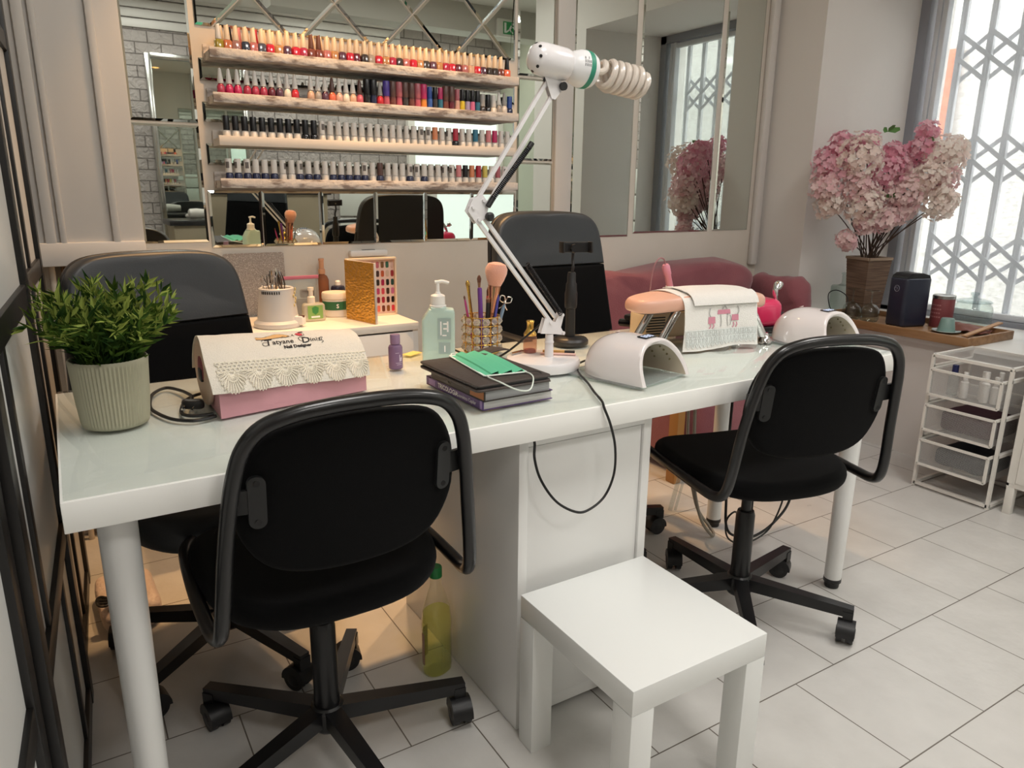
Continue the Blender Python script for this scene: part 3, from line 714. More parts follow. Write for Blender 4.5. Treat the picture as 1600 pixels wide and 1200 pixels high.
in_rack('folded_cloth', 'dark plum cloth bundle in the middle drawer of the mesh rack', 'cloth', -.02, 0, .2552, folded(mat('plum_cloth', '43202c', .9), .07))
in_rack('folded_cloth', 'dark blue-grey bundle in the bottom drawer of the mesh rack', 'cloth', -.02, 0, .1102, folded(mat('slate_cloth', '2d333c', .9), .055))
def tubes(t_):
    g = G(); g.cyl((0, -.05, .012), (.01, .06, .012), .0115, n=12); g.obj('tube_body', WP, t_)
in_rack('cream_tube', 'white tube lying in the top drawer of the mesh rack', 'tube', -.10, .05, .4002, tubes) if False else None

t = thing('cabinet', 'white metal cabinet with glass doors at the right edge', 'cabinet', (3.1, -.165, 0))
a, b, c, d = -.148, .14, -.25, .25
for x in (a + .014, b - .014):
    for y in (c + .014, d - .014):
        g = G(); g.box((x, y + (-.001 if y > 0 else .001), .053), (.028, .028, .106), r=.002); g.obj('leg', WMETAL, t)
g = G(); g.box(((a + b) / 2, d - .004, .41), (b - a, .008, .60)); g.box(((a + b) / 2, c + .004, .41), (b - a, .008, .60)); g.box((b - .004, 0, .41), (.008, d - c, .60)); g.box(((a + b) / 2, 0, .116), (b - a, d - c, .02)); g.box(((a + b) / 2, 0, .705), (b - a, d - c, .02)); g.box(((a + b) / 2, 0, .41), (b - a - .02, d - c - .02, .008)); g.box((a + .005, d - .0145, .41), (.012, .027, .578)); g.box((a + .005, c + .0145, .41), (.012, .027, .578)); g.obj('body', WMETAL, t)
for s in (0, 1):
    y0, y1 = (.002, d - .03) if s else (c + .03, -.002)
    g = G()
    for y in (y0 + .014, y1 - .014): g.box((a + .002, y, .41), (.012, .028, .565))
    for z in (.14, .68): g.box((a + .002, (y0 + y1) / 2, z), (.012, y1 - y0 - .056, .028))
    dd = g.obj('door', WMETAL, t)
    g = G(); g.box((a + .002, (y0 + y1) / 2, .41), (.004, y1 - y0 - .056, .51)); g.obj('pane', clear('smoky_glass', 'a9adab', .03, .4), dd)
    g = G(); g.cyl((a - .004, y0 + .014 if s else y1 - .014, .42), (a - .016, y0 + .014 if s else y1 - .014, .42), .006, n=12); g.obj('knob', WMETAL, dd)
TZ = 0.7401     # top of the glass sheet
# ================================================================= potted plant
t = thing('potted_plant', 'bushy green grass-like plant in a ribbed sage pot on the table corner', 'plant', (.094, .338, TZ))
prof = [(.045, 0), (.052, .003), (.0545, .012), (.058, .05), (.0615, .112), (.0625, .121), (.0605, .124), (.0575, .121), (.0565, .10), (.055, .098)]
g = G(); g.lathe(prof, n=120, rib=.035); g.obj('pot', mat('sage_ceramic', 'a9a58e', .5, bump=(60, .05)), t, sharp=60)
g = G(); g.lathe([(.0, .096), (.056, .096), (.056, .1), (0, .104)], n=24); g.obj('soil', mat('dark_soil', '2a261e', .95), t)
LEAF = leafy('grass_leaf', '56702f', '2f4a26', .3); LEAF2 = leafy('young_leaf', '9aa956', None, .35)
g = G(); rnd = random.Random(5)
for k in range(165):
    a = rnd.uniform(0, 2 * pi); sp = rnd.random() ** .7; tilt = sp * 1.12; Ls = rnd.uniform(.085, .158) * (1 - .05 * sp)
    b = V((cos(a), sin(a), 0)); r0 = .045 * rnd.random() ** .6; p = b * r0 + V((0, 0, .098)); pts = []
    for i in range(7):
        s = i / 6; th = tilt * (.35 + .75 * s); pts.append(p.copy()); p = p + (b * sin(th) + V((0, 0, cos(th)))) * (Ls / 6)
    g.mi = 0; g.tube(pts, [.0013 - .0012 * i / 6 for i in range(7)], 3)
    for i in range(1, 7):
        for m in range(2 if i < 6 else 4):
            base = pts[i]; d = (pts[i] - pts[i - 1]).normalized(); az = rnd.uniform(0, 2 * pi); o = d.orthogonal().normalized(); o = (MX.Rotation(az, 3, d) @ o)
            l = rnd.uniform(.022, .037); dirn = (d * rnd.uniform(.6, 1.3) + o * .9).normalized(); w = dirn.cross(V((rnd.random(), rnd.random(), .3))).normalized() * rnd.uniform(.0028, .0043)
            up = w.cross(dirn).normalized() * .002
            g.mi = 1 if (i >= 5 and rnd.random() < .55) else 0
            A = g.v(base); B1 = g.v(base + dirn * l * .35 + w); B2 = g.v(base + dirn * l * .35 - w); Cc = g.v(base + dirn * l * .4 + up); D = g.v(base + dirn * l)
            g.f([A, B1, Cc]); g.f([A, Cc, B2]); g.f([B1, D, Cc]); g.f([Cc, D, B2])
g.obj('foliage', [LEAF, LEAF2], t, recalc=False)

# ================================================================= pink dust-collector arm pillow with its embroidered towel
PINK = mat('pink_vinyl', 'c58f97', .5, bump=(90, .05)); BEIGE = mat('beige_vinyl', 'c9b09b', .55)
PROF = [(0, .0), (.0, .045), (.006, .062), (.03, .088), (.062, .112), (.095, .126), (.13, .130), (.16, .124), (.185, .105), (.198, .075), (.199, .045), (.19, .018), (.17, .0)]
def arc_param(P):
    L = [0]
    for p, q in zip(P, P[1:]): L.append(L[-1] + math.hypot(q[0] - p[0], q[1] - p[1]))
    return L
PS = [(p.x, p.y) for p in catmull([(a, b, 0) for a, b in PROF[1:-1]], 6)]; PL_ = arc_param(PS)
def on_prof(s, off):
    s = max(0, min(PL_[-1] - 1e-6, s)); i = max(k for k in range(len(PL_)) if PL_[k] <= s); i = min(i, len(PS) - 2)
    f_ = (s - PL_[i]) / (PL_[i + 1] - PL_[i]); y = PS[i][0] + (PS[i + 1][0] - PS[i][0]) * f_; z = PS[i][1] + (PS[i + 1][1] - PS[i][1]) * f_
    dy, dz = PS[i + 1][0] - PS[i][0], PS[i + 1][1] - PS[i][1]; l = math.hypot(dy, dz); return y - dz / l * off, z + dy / l * off
t = thing('arm_pillow', 'pink box-shaped manicure arm pillow under the embroidered towel', 'armrest', (.262, .272, TZ), 0)
SK = lambda x, y: y + .2 * x * (1 - 3.5 * y)
body = PROF[:2] + PS[1:] + PROF[-2:]
g = G(); g.prism(body, 0, .306, lambda p, q, x: (x, SK(x, p), q * (1 - .5 * x))); g.obj('body', PINK, t, sharp=40)
g = G(); cap = [(.115 + .083 * cos(RAD(a)), .066 + (.062 if a < 180 else .064) * sin(RAD(a))) for a in range(0, 360, 12)]
g.pad(cap, 0, .010, .004, lambda p, q, z: (-z, p, q)); g.obj('end_cap', BEIGE, t, label='beige rounded end cap')
g = G(); g.box((-.012, .112, .062), (.006, .028, .024), r=.002); g.obj('switch', BLACK, t)
g = G(); g.cyl((-.0095, .117, .072), (-.0115, .117, .072), .026, n=20); g.obj('grille_ring', mat('dark_rose_plastic', '8c3c4c', .4), t)
# towel
TX0, TX1, S1 = -.012, .313, .275
tw = thing('towel', 'cream towel with black lettering and crochet lace over the pink arm pillow', 'towel', (.262, .272, TZ), 0)
CLOTH = mat('cream_cloth', 'e4ddd0', .9, sheen=.3, bump=(420, .35))
def towel(u, s, off=0.0):
    """u metres along the pillow, s metres up from the front hem (0) over the top"""
    n = noise.noise(V((u * 22, s * 20, 3.1))) * .0018 + noise.noise(V((u * 60, s * 40, 1.7))) * .0006
    sag = .004 * (u - TX0) / (TX1 - TX0)
    y, z = on_prof(s + .004 - sag * 0, .0035 + n + off); hang = max(0, .03 - s)
    return V((u, SK(u, y) - hang * .28 * (.5 + .5 * sin(u * 33)), z * (1 - .5 * u) - .030 * u * max(0, 1 - s / .12)))
g = G(); g.sheet(lambda u, v: towel(TX0 + (TX1 - TX0) * u + .006 * sin(v * 7) * (u - .5), v * S1), 44, 44, .0022); g.obj('towel_cloth', CLOTH, tw, recalc=False)
INK = mat('black_thread', '1c1a1e', .8)
def tmap(x0, s0, rot=0.0, off=.0032):
    c, si = cos(rot), sin(rot)
    def m(x, y, h):
        X, Y = x0 + x * c - y * si, s0 + x * si + y * c
        return towel(.158 + (X - .168) * .64, .084 + (Y - .0475) * .70, off + h)
    return m
g = G()
g.text('T', .040, tmap(.088, .062, .05), shear=.18, bold=.0004); g.text('atyane', .0265, tmap(.113, .0665, .05), shear=.12, spacing=1.02, bold=.0003)
g.text('D', .040, tmap(.209, .0665, .05), shear=.18, bold=.0004); g.text('iniz', .0265, tmap(.239, .072, .05), shear=.12, spacing=1.05, bold=.0003)
def stroke(pts, w, fn, n=6):
    P = catmull([(a, b, 0) for a, b in pts], n); A = []; B = []
    for i, p in enumerate(P):
        d = (P[min(i + 1, len(P) - 1)] - P[max(i - 1, 0)]).normalized(); k = V((-d.y, d.x, 0)) * w / 2
        A.append(g.v(fn(p.x + k.x, p.y + k.y, .0004))); B.append(g.v(fn(p.x - k.x, p.y - k.y, .0004)))
    for i in range(len(P) - 1): g.f([A[i], A[i + 1], B[i + 1], B[i]])
F0 = tmap(0, 0)
stroke([(.082, .083), (.088, .091), (.098, .087), (.108, .092), (.118, .091)], .0018, F0)                 # flourish on the T
stroke([(.100, .064), (.088, .061), (.082, .069), (.088, .077), (.098, .075)], .0018, F0)
stroke([(.227, .095), (.213, .098), (.203, .089), (.207, .077), (.216, .075)], .0018, F0)                   # flourish on the D
stroke([(.272, .088), (.284, .090), (.278, .078), (.282, .068), (.274, .062)], .0018, F0)
g.text('Nail Designer', .0165, tmap(.146, .0475, .05), spacing=1.0, bold=.0007)
g.obj('lettering', INK, tw, recalc=False)
SKIN = mat('tan_thread', 'd9ab72', .8); REDT = mat('red_thread', 'c23a4a', .7); MAR = mat('maroon_thread', '5a2530', .7)
g = G()
A_ = [(.068, .108), (.09, .104), (.115, .112), (.135, .124), (.155, .124), (.172, .116), (.178, .108)]; B_ = [(.068, .094), (.09, .092), (.115, .093), (.135, .096), (.150, .098), (.165, .1), (.178, .104)]
PA = catmull([(a, b, 0) for a, b in A_], 4); PB = catmull([(a, b, 0) for a, b in B_], 4)
VA = [g.v(F0(p.x, p.y, 0)) for p in PA]; VB = [g.v(F0(p.x, p.y, 0)) for p in PB]
for i in range(len(VA) - 1): g.f([VA[i], VA[i + 1], VB[i + 1], VB[i]])
g.mi = 1; stroke(A_, .0012, F0); stroke(B_, .0012, F0); stroke([(.150, .098), (.158, .106), (.166, .099), (.172, .107), (.178, .101), (.186, .106)], .0012, F0)
stroke([(.192, .118), (.188, .112), (.194, .106)], .003, F0)
g.mi = 3; stroke([(.214, .131), (.232, .142)], .008, F0)
g.mi = 2
q = [(.199, .117), (.204, .125), (.216, .128), (.224, .120), (.222, .108), (.211, .104)]; g.f([g.v(F0(a, b, .0006)) for a, b in q])
g.mi = 3; stroke([(.216, .106), (.226, .108), (.229, .119), (.222, .127)], .0016, F0)
g.obj('embroidery', [SKIN, INK, REDT, MAR], tw, recalc=False, label='stitched hand with a red varnish bottle')
LACE = mat('cream_crochet', 'f0e9d8', .85, bump=(600, .3))
def lace(name, mt, fn, x0, x1, n, top, drop, parent, rb=.0014):
    """crochet edging: ring rows along the top, then n fan scallops of looped spokes"""
    g = G(); W_ = (x1 - x0) / n; nr = int((x1 - x0) / .0085)
    for row in range(3):
        for k in range(nr):
            cx = x0 + (k + .5 + .5 * (row % 2)) * .0085; cy = top - .004 - row * .0072
            g.tube([fn(cx + .0042 * cos(a), cy + .0036 * sin(a), .0012) for a in [2 * pi * i / 7 for i in range(7)]], rb * .8, 4, True)
    for row in range(2): g.tube([fn(x0 + (x1 - x0) * i / 60, top - .0225 * row, .0012) for i in range(61)], rb * .9, 4)
    for k in range(n):
        cx = x0 + W_ * (k + .5); cy = top - .022
        for a in range(-80, 81, 13):
            d = (sin(RAD(a)), -cos(RAD(a))); e = (cos(RAD(a)), sin(RAD(a))); rx = W_ * .52; ry = drop - .022
            L = lambda q, w: fn(cx + d[0] * rx * q + e[0] * w, cy + d[1] * ry * q + e[1] * w, .0012 + .0015 * q)
            g.tube([L(.18, -.0008), L(.55, -.0016), L(.9, -.0026), L(1.0, 0), L(.9, .0026), L(.55, .0016), L(.18, .0008)], rb * .7, 4)
        for q in (.2, .5): g.tube([fn(cx + sin(RAD(a)) * W_ * .52 * q, cy - cos(RAD(a)) * (drop - .022) * q, .0015) for a in range(-85, 86, 17)], rb * .8, 4)
    return g.obj(name, mt, parent, recalc=True)
lace('lace_trim', LACE, lambda x, s, h: towel(x, s, .0026 + h), .002, .316, 6, .043 + .016, .062, tw)

# ---- black cord with its plug beside the pillow
def cord(name, label, pts, r, m, n=7, sub=7, cat='cable'):
    g = G(); g.tube(catmull(pts, sub), r, n); return tag(g.obj(name, m, rot=(0, 0, 0)), label, cat)
CORD = mat('black_cord', '141414', .45)
z = TZ + .0036
t = thing('power_cord', 'coiled black power cord with a two-pin plug beside the green plant', 'cable', (.22, .4, TZ))
P0 = [(.256, .462, z), (.236, .445, z), (.216, .395, z + .004), (.203, .342, z), (.212, .312, z), (.235, .302, z), (.254, .302, z)]
P1 = [(.255, .285, z), (.235, .276, z), (.212, .277, z), (.183, .304, z), (.163, .36, z), (.157, .41, z), (.170, .5, z), (.2, .545, z), (.222, .5, z + .003), (.231, .437, z + .009), (.232, .40, z + .012), (.226, .372, z + .012)]
g = G(); g.tube(catmull([(x - .22, y - .4, q - TZ) for x, y, q in P0], 7), .0034, 8); g.tube(catmull([(x - .22, y - .4, q - TZ) for x, y, q in P1], 7), .0034, 8); g.obj('cord', CORD, t)
g = G(); g.pad(superellipse(.019, .013, 2.6, 24), 0, .017, .006, lambda p, q, k: (.006 + p + .1 * q, -.050 + q - .55 * p, .006 + k)); pl = g.obj('plug', BLACK, t)
g = G()
for dx in (-.008, .008): g.cyl((-.004 + dx + .003, -.059 - .5 * dx, .014), (-.008 + dx, -.072 - .5 * dx, .012), .0022, n=8)
g.obj('pin', CHROME, pl)

# ================================================================= small purple bottle
t = thing('bottle', 'small purple bottle standing between the towel and the gel dispenser', 'bottle', (.699, .485, TZ))
PUR = mat('purple_plastic', '7b6180', .35)
g = G(); g.lathe([(.0145, 0), (.0168, .002), (.0168, .052), (.0145, .057), (.0105, .059), (.0105, .062)], n=28); g.obj('body', PUR, t)
g = G(); g.lathe([(.0118, .061), (.0118, .081), (.0108, .083), (0, .083)], n=28); g.obj('cap', mat('purple_cap', '8a708c', .4), t)
g = G()
ring = lambda x, y, h: V(((.0169 + h) * sin(x / .0169), -(.0169 + h) * cos(x / .0169), y))
for x0, x1, z0, z1 in ((.003, .005, .020, .036), (.0058, .0088, .020, .029), (.0095, .0108, .024, .031), (-.006, .010, .016, .0168), (-.004, .009, .012, .0127), (-.007, .002, .040, .0408)):
    n = 4; A = [ring(x0 + (x1 - x0) * i / n, z0, .0002) for i in range(n + 1)]; B = [ring(x0 + (x1 - x0) * i / n, z1, .0002) for i in range(n + 1)]
    for i in range(n): g.f([g.v(A[i]), g.v(A[i + 1]), g.v(B[i + 1]), g.v(B[i])])
g.obj('lettering', mat('pale_print', 'd8cfe0', .6), t, recalc=False)

# ================================================================= gel dispenser
t = thing('pump_bottle', 'pale aqua pump bottle of gel behind the book stack', 'bottle', (.818, .495, TZ), RAD(-24))
AQ = clear('aqua_gel_plastic', 'e4f4f0', .12, .25, .6, 'd8efe9')
outl = [(-.037, 0), (.037, 0), (.040, .003), (.040, .128), (.037, .134), (.018, .136), (.018, .141), (-.018, .141), (-.018, .136), (-.022, .135), (-.040, .108), (-.040, .003)]
g = G(); g.pad(outl, -.021, .021, .008, lambda p, q, z: (p, z, q)); g.obj('body', AQ, t)
g = G(); g.lathe([(.0205, .139), (.0205, .143), (.018, .144), (.0175, .166), (.015, .168), (.007, .171), (.006, .175), (.0045, .176), (.0042, .196)], n=28); g.tube(catmull([(-.007, 0, .199), (.0, 0, .199), (.012, -.0, .2005), (.027, 0, .196)], 5), .0042, 8); g.obj('pump', WP, t)
g = G(); g.box((.014, -.0222, .088), (.032, .0008, .052)); g.box((.014, -.0222, .040), (.028, .0008, .028)); g.obj('label_panel', mat('grey_label', '9fb3b1', .6), t)
g = G(); fl = lambda x, y, h: (x, -.0227 - h, y)
for x0, z0, w, hh in ((.004, .072, .003, .034), (.011, .086, .012, .004), (.011, .098, .012, .004), (.020, .080, .004, .026), (.009, .070, .010, .003), (.013, .030, .003, .016)): g.f([g.v(fl(x0, z0, 0)), g.v(fl(x0 + w, z0, 0)), g.v(fl(x0 + w, z0 + hh, 0)), g.v(fl(x0, z0 + hh, 0))])
g.obj('print', mat('white_print', 'f2f2f0', .6), t, recalc=False)
g = G(); g.box((0, 0, .001), (.05, .028, .002)); tag(g.obj('sticky_note', mat('yellow_paper', 'e8cf78', .8), loc=(.797, .612, TZ - .0001), rot=(0, 0, .5)), 'small yellow paper note on the table behind the gel dispenser', 'paper')

# ================================================================= crystal brush holder and what stands in it
HX, HY = .973, .553
t = thing('brush_holder', 'gold wire cup set with crystal beads full of brushes', 'holder', (HX, HY, TZ))
g = G(); R_ = .0475
for z_ in (.003, .026, .050, .074, .096): g.tube([(R_ * cos(a), R_ * sin(a), z_) for a in [2 * pi * i / 36 for i in range(36)]], .0014, 6, True)
for k in range(12):
    a = 2 * pi * k / 12; g.cyl((R_ * cos(a), R_ * sin(a), .002), (R_ * cos(a), R_ * sin(a), .096), .0014, n=6)
g.cyl((0, 0, .001), (0, 0, .004), R_, n=36); g.obj('wire_frame', GOLD, t)
CRY = mat('crystal', 'e8e4dc', .03, trans=.75)
me = None
for zi in range(4):
    for k in range(12):
        a = 2 * pi * (k + .5) / 12
        if me is None:
            g = G(); g.lathe([(0, -.0095), (.0055, -.006), (.0108, 0), (.0055, .006), (0, .0095)], n=8, axis=(1, 0, 0)); me = g.mesh('crystal_bead', CRY, flat=True)
        put('crystal_bead', me, t, (R_ * cos(a), R_ * sin(a), .0145 + zi * .0236), (0, 0, a))
def brush(label, name, dx, dy, lean, h, parts, cat='brush'):
    """a tool standing in the cup: foot at (dx,dy), leaning by lean=(lx,ly) over height h; parts: (name, material, [(r,t)])"""
    d = V((lean[0], lean[1], 1)).normalized(); q = V((0, 0, 1)).rotation_difference(d)
    t = thing(name, label, cat, (HX + dx, HY + dy, TZ + .0045), rot=q.to_euler())
    for n_, m_, pr in parts:
        g = G(); g.lathe([(r, s * h) for r, s in pr], n=14); g.obj(n_, m_, t)
    return t
VIO = mat('violet_metal', '7a4aa0', .3, metal=.5); BRN = mat('brown_hair', '6b4a3c', .9); PEACH = mat('peach_bristle', 'e6a893', .9, sheen=.6, bump=(400, .4)); ROSEG = mat('rose_gold', 'd9a184', .2, metal=1.0); MAG = mat('magenta_plastic', 'a83a7a', .35); CORAL = mat('coral_plastic', 'd8695f', .35); BLU = mat('blue_grey_plastic', '6f8aa6', .3)
t = brush('large fluffy peach powder brush with a rose gold handle in the crystal cup', 'powder_brush', .012, -.010, (.10, -.04), .232, [('handle', ROSEG, [(.006, 0), (.007, .3), (.0095, .45), (.0125, .60), (.0165, .72), (.0165, .74)]), ('bristles', PEACH, [(.0155, .735), (.0225, .80), (.0285, .88), (.029, .93), (.023, .98), (.010, 1.0), (0, 1.0)])])
brush('slim magenta brush leaning far left in the crystal cup', 'nail_brush', -.022, .004, (-.20, -.02), .150, [('handle', MAG, [(.0018, 0), (.003, .5), (.003, .85), (.0022, .93)]), ('bristles', BRN, [(.002, .93), (.003, .97), (.0008, 1)])])
brush('gold round-tipped pusher in the crystal cup', 'cuticle_pusher', -.012, .012, (-.12, .02), .185, [('handle', GOLD, [(.003, 0), (.004, .5), (.0036, .8), (.0045, .9), (.006, .96), (.003, 1), (0, 1)])], 'tool')
brush('thick violet glitter pen in the crystal cup', 'glitter_pen', -.006, -.014, (-.06, -.02), .168, [('barrel', VIO, [(.0055, 0), (.006, .1), (.006, .98), (.005, 1), (0, 1)])], 'pen')
brush('tan eyeshadow brush with a dark tip, tallest in the middle of the crystal cup', 'makeup_brush', .002, .014, (.0, .02), .196, [('handle', mat('tan_handle', '8a6a50', .35), [(.0022, 0), (.0036, .5), (.0032, .84), (.0044, .9)]), ('bristles', BRN, [(.0044, .9), (.0058, .95), (.003, .99), (0, 1)])])
brush('short black brush with a dark brown tip in the crystal cup', 'makeup_brush', .004, -.018, (.03, -.01), .142, [('handle', BLACK, [(.003, 0), (.0058, .6), (.005, .9)]), ('bristles', BRN, [(.005, .9), (.0056, .96), (0, 1)])])
brush('slim coral brush in the crystal cup beside the powder brush', 'nail_brush', .018, .010, (.05, .03), .165, [('handle', CORAL, [(.002, 0), (.0034, .5), (.003, .85)]), ('bristles', BRN, [(.002, .85), (.0026, .93), (0, 1)])])
brush('blue violet dotting pen leaning right in the crystal cup', 'dotting_pen', .014, -.020, (.14, -.05), .150, [('barrel', mat('indigo_plastic', '4b4a9a', .3), [(.003, 0), (.0038, .2), (.0034, .9), (.001, 1)])], 'pen')
brush('thin orange liner brush in the crystal cup', 'liner_brush', .024, .0, (.08, -.03), .158, [('handle', mat('orange_plastic', 'd97b4a', .35), [(.0018, 0), (.0026, .5), (.0018, .9), (.0006, 1)])])
t = brush('silver tool with a metal bow charm at its end, leaning right in the crystal cup', 'charm_pen', .022, -.014, (.26, -.10), .140, [('barrel', BLU, [(.003, 0), (.0045, .2), (.0045, .8), (.003, .9)])], 'tool')
g = G()
for s in (-1, 1):
    g.tube(catmull([(0, 0, .132), (s * .006, 0, .146), (s * .017, .0, .146), (s * .017, 0, .134), (s * .004, 0, .130)], 5, True), .0016, 6, True); g.tube([(0, 0, .131), (s * .006, 0, .118), (s * .013, 0, .112)], .0016, 6)
g.ball((0, 0, .132), .004, u=10, w=8); g.obj('bow_charm', CHROME, t)

# ================================================================= books, tablet case, mask
BOOKA = RAD(2)
def book(label, loc, rz, w, d, h, cover, pages, th=.0018, extra=None):
    t = thing('book', label, 'book', loc, rz)
    g = G(); g.box((0, 0, h - th / 2), (w, d, th)); g.box((0, 0, th / 2), (w, d, th)); g.box((-w / 2 + .001, 0, h / 2), (.002, d, h)); g.obj('cover', cover, t)
    g = G(); g.box((.0012, 0, h / 2), (w - .0056, d - .005, h - 2 * th)); g.obj('pages', pages, t)
    return t
PAGE = mat('page_edges', 'cfcdcb', .8, vary=('b9b7b4', 3, .4, .6, (1, 1, 300)))
b1 = book('thick purple-spined book at the bottom of the stack', (.789, .200, TZ), BOOKA, .168, .240, .0195, mat('purple_cover', '5f4478', .4, vary=('503a72', 14, .4, .6)), PAGE)
spf = lambda x0, z0: (lambda x, y, h: (-.0842 - h, .12 - (x + x0), z0 + y))
g = G(); g.text('TRICOLOGIA', .0145, spf(.055, .0055), bold=.0003); g.text('e Cosmética Capilar', .0105, spf(.128, .006)); g.obj('lettering', mat('white_print', 'f2f2f0', .6), b1, recalc=False)
g = G(); g.box((-.0843, .092, .0098), (.0006, .03, .013)); g.box((-.0843, -.113, .0098), (.0006, .008, .017)); g.obj('spine_print', mat('lilac_print', '9a83b4', .6), b1)
b2 = book('dark brown hardback with an orange spine band, second in the stack', (.783, .182, TZ + .0197), BOOKA, .158, .222, .0225, mat('dark_brown_cover', '3a332e', .5), mat('grey_pages', 'aeaeb0', .8, vary=('9a9a9c', 3, .4, .6, (1, 1, 300))), .0022)
g = G(); g.box((-.0793, -.082, .0115), (.0006, .052, .016)); g.obj('spine_band', mat('orange_band', 'a8652f', .5), b2)
g = G(); g.tube([(-.0794, .03 + .005 * cos(a), .0112 + .005 * sin(a)) for a in [2 * pi * i / 14 for i in range(14)]], .0005, 4, True); g.obj('emblem', mat('dull_gold_print', '8d8160', .5), b2, recalc=False)
t = thing('tablet_case', 'worn dark brown tablet case lying on top of the book stack', 'tablet', (.771, .186, TZ + .0424), BOOKA)
CASE = mat('brown_leatherette', '4a403c', .55, vary=('3c3431', 9, .35, .65), bump=(180, .12))
g = G(); g.pad([(p, q) for p, q in rrect(.176, .248, .010)], 0, .0055, .0022); g.obj('back_cover', CASE, t)
g = G(); g.pad([(p, q) for p, q in rrect(.168, .240, .008)], .0054, .0105, .001); g.obj('tablet', mat('tablet_edge', '26282c', .25), t)
g = G(); g.pad([(p, q) for p, q in rrect(.176, .248, .010)], .0104, .0145, .0018); g.obj('front_cover', CASE, t)
g = G(); g.tube(catmull([(.052, -.105, .0149), (.075, -.105, .0149), (.075, -.085, .0149), (.06, -.08, .0149)], 6), .0008, 5); g.obj('seam', BLACK, t)
g = G(); g.sheet(lambda u, v: (.02 + .085 * u, .10 - .055 * v + .02 * u, .0150 + .012 * math.sin(u * 2.6) * .6 + .004 * v), 12, 8, .0025); tag(g.obj('case_strap', CASE, loc=(.790, .215, TZ + .0425), recalc=False), 'dark brown leather flap sticking out of the tablet case towards the lamp', 'strap')
MZ = TZ + .0424 + .0150
t = thing('face_mask', 'pleated green face mask with white ear loops on the tablet case', 'mask', (.789, .205, MZ), RAD(-96))
GRN = mat('mask_green', '5cc497', .85, sheen=.2); MWH = mat('mask_white', 'e4ece2', .85)
def maskz(u, v):
    f_ = (v * 3) % 1.0; return .0012 + .0085 * (f_ if 0 < v < 1 else 0) * (1 if .15 < v < .92 else .3)
g = G(); g.sheet(lambda u, v: (-.098 + .196 * u, -.045 + .09 * v, maskz(u, v) + .002 * sin(u * pi)), 16, 60, .0006); g.obj('pleats', GRN, t, recalc=False, sharp=25)
g = G()
for x in (-.0985, .0985): g.box((x, 0, .0022), (.007, .092, .0022), r=.0008)
g.box((0, -.0455, .0020), (.196, .005, .0018)); g.box((0, .0455, .0020), (.196, .005, .0018)); g.obj('binding', MWH, t)
g = G(); g.tube(catmull([(-.099, .042, .003), (-.118, .040, .002), (-.128, .01, -.004), (-.118, -.03, .002), (-.099, -.042, .003)], 6), .0015, 6); g.obj('ear_loop', MWH, t)
g = G(); g.tube(catmull([(.099, .042, .003), (.118, .046, .002), (.150, .036, .0), (.186, .01, -.010), (.184, -.015, -.008), (.15, -.036, .001), (.118, -.044, .003), (.099, -.042, .003)], 6), .0015, 6); g.obj('ear_loop', MWH, t)

# ================================================================= desk lamp with its bare spiral bulb
LX, LY = 1.012, .32
t = thing('desk_lamp', 'white swing-arm lamp with a bare spiral bulb on the table', 'lamp', (LX, LY, TZ))
LW = mat('lamp_enamel', 'e6e3e4', .25, coat=.3)
g = G(); g.lathe([(.080, 0), (.088, .003), (.090, .009), (.090, .020), (.087, .026), (.080, .028), (0, .028)], n=56); g.obj('base', LW, t)
g = G(); g.lathe([(.011, .028), (.0105, .05), (.0095, .083)], (.012, -.008, 0), 20); g.lathe([(.0113, .062), (.0113, .066)], (.012, -.008, 0), 20); g.obj('stem', LW, t)
S0 = V((.020, -.009, .118)); S0b = V((.006, -.009, .112)); E0 = V((-.192, -.009, .372)); H0 = V((.0, -.009, .640))
g = G()
for y in (-.006, .006): g.prism([(-.018, .088), (.024, .083), (.052, .078), (.040, .098), (.048, .128), (.036, .135), (.024, .112), (-.006, .124)], y - .001, y + .001, lambda p, q, k: (p, k - .009, q))
for p in ((.010, .112), (.043, .128), (.047, .084)): g.cyl((p[0], -.019, p[1]), (p[0], .001, p[1]), .0042, n=12)
g.obj('bracket', LW, t)
def arm(name, a, b, gap, parent):
    d = (b - a).normalized(); k = V((-d.z, 0, d.x)); g = G()
    for s in (-1, 1): g.bar(a + k * gap * s, b + k * gap * s, .008, .008, up=(0, 1, 0))
    return g.obj(name, LW, parent)
la = arm('lower_arm', S0, E0, .0085, t); ua = arm('upper_arm', E0 + V((.012, 0, .008)), H0, .014, t)
g = G()
for y in (-.007, .007): g.prism([(-.026, -.004), (-.004, -.032), (.018, -.018), (.026, .010), (.010, .030), (-.014, .022)], y - .0012, y + .0012, lambda p, q, k: (E0.x + .006 + p, k - .009, E0.z + .004 + q))
for p in ((-.014, .004), (.0, -.022), (.012, .018)): g.cyl((E0.x + .006 + p[0], -.021, E0.z + .004 + p[1]), (E0.x + .006 + p[0], .003, E0.z + .004 + p[1]), .004, n=12)
g.obj('elbow_plate', LW, t)
g = G(); g.lathe([(.005, 0), (.010, .003), (.010, .010), (.006, .013)], (E0.x + .030, -.016, E0.z - .012), 12, axis=(0, -1, 0)); g.obj('knob', BLACK, t)
def spring(a, b, r, turns, parent):
    d = (b - a); L = d.length; d.normalize(); x = V((0, 1, 0)); y = d.cross(x); g = G()
    g.tube([a + d * (L * i / (turns * 8)) + (x * cos(2 * pi * i / 8) + y * sin(2 * pi * i / 8)) * r for i in range(turns * 8 + 1)], .0013, 5); return g.obj('spring', mat('dark_spring', '25262a', .3, metal=.7), parent)
dd = (S0 - E0).normalized(); kk = V((-dd.z, 0, dd.x)) * -1
spring(E0 + dd * .17 + V((.022, -.009, .012)), S0 + V((.018, -.009, .012)), .0055, 34, la)
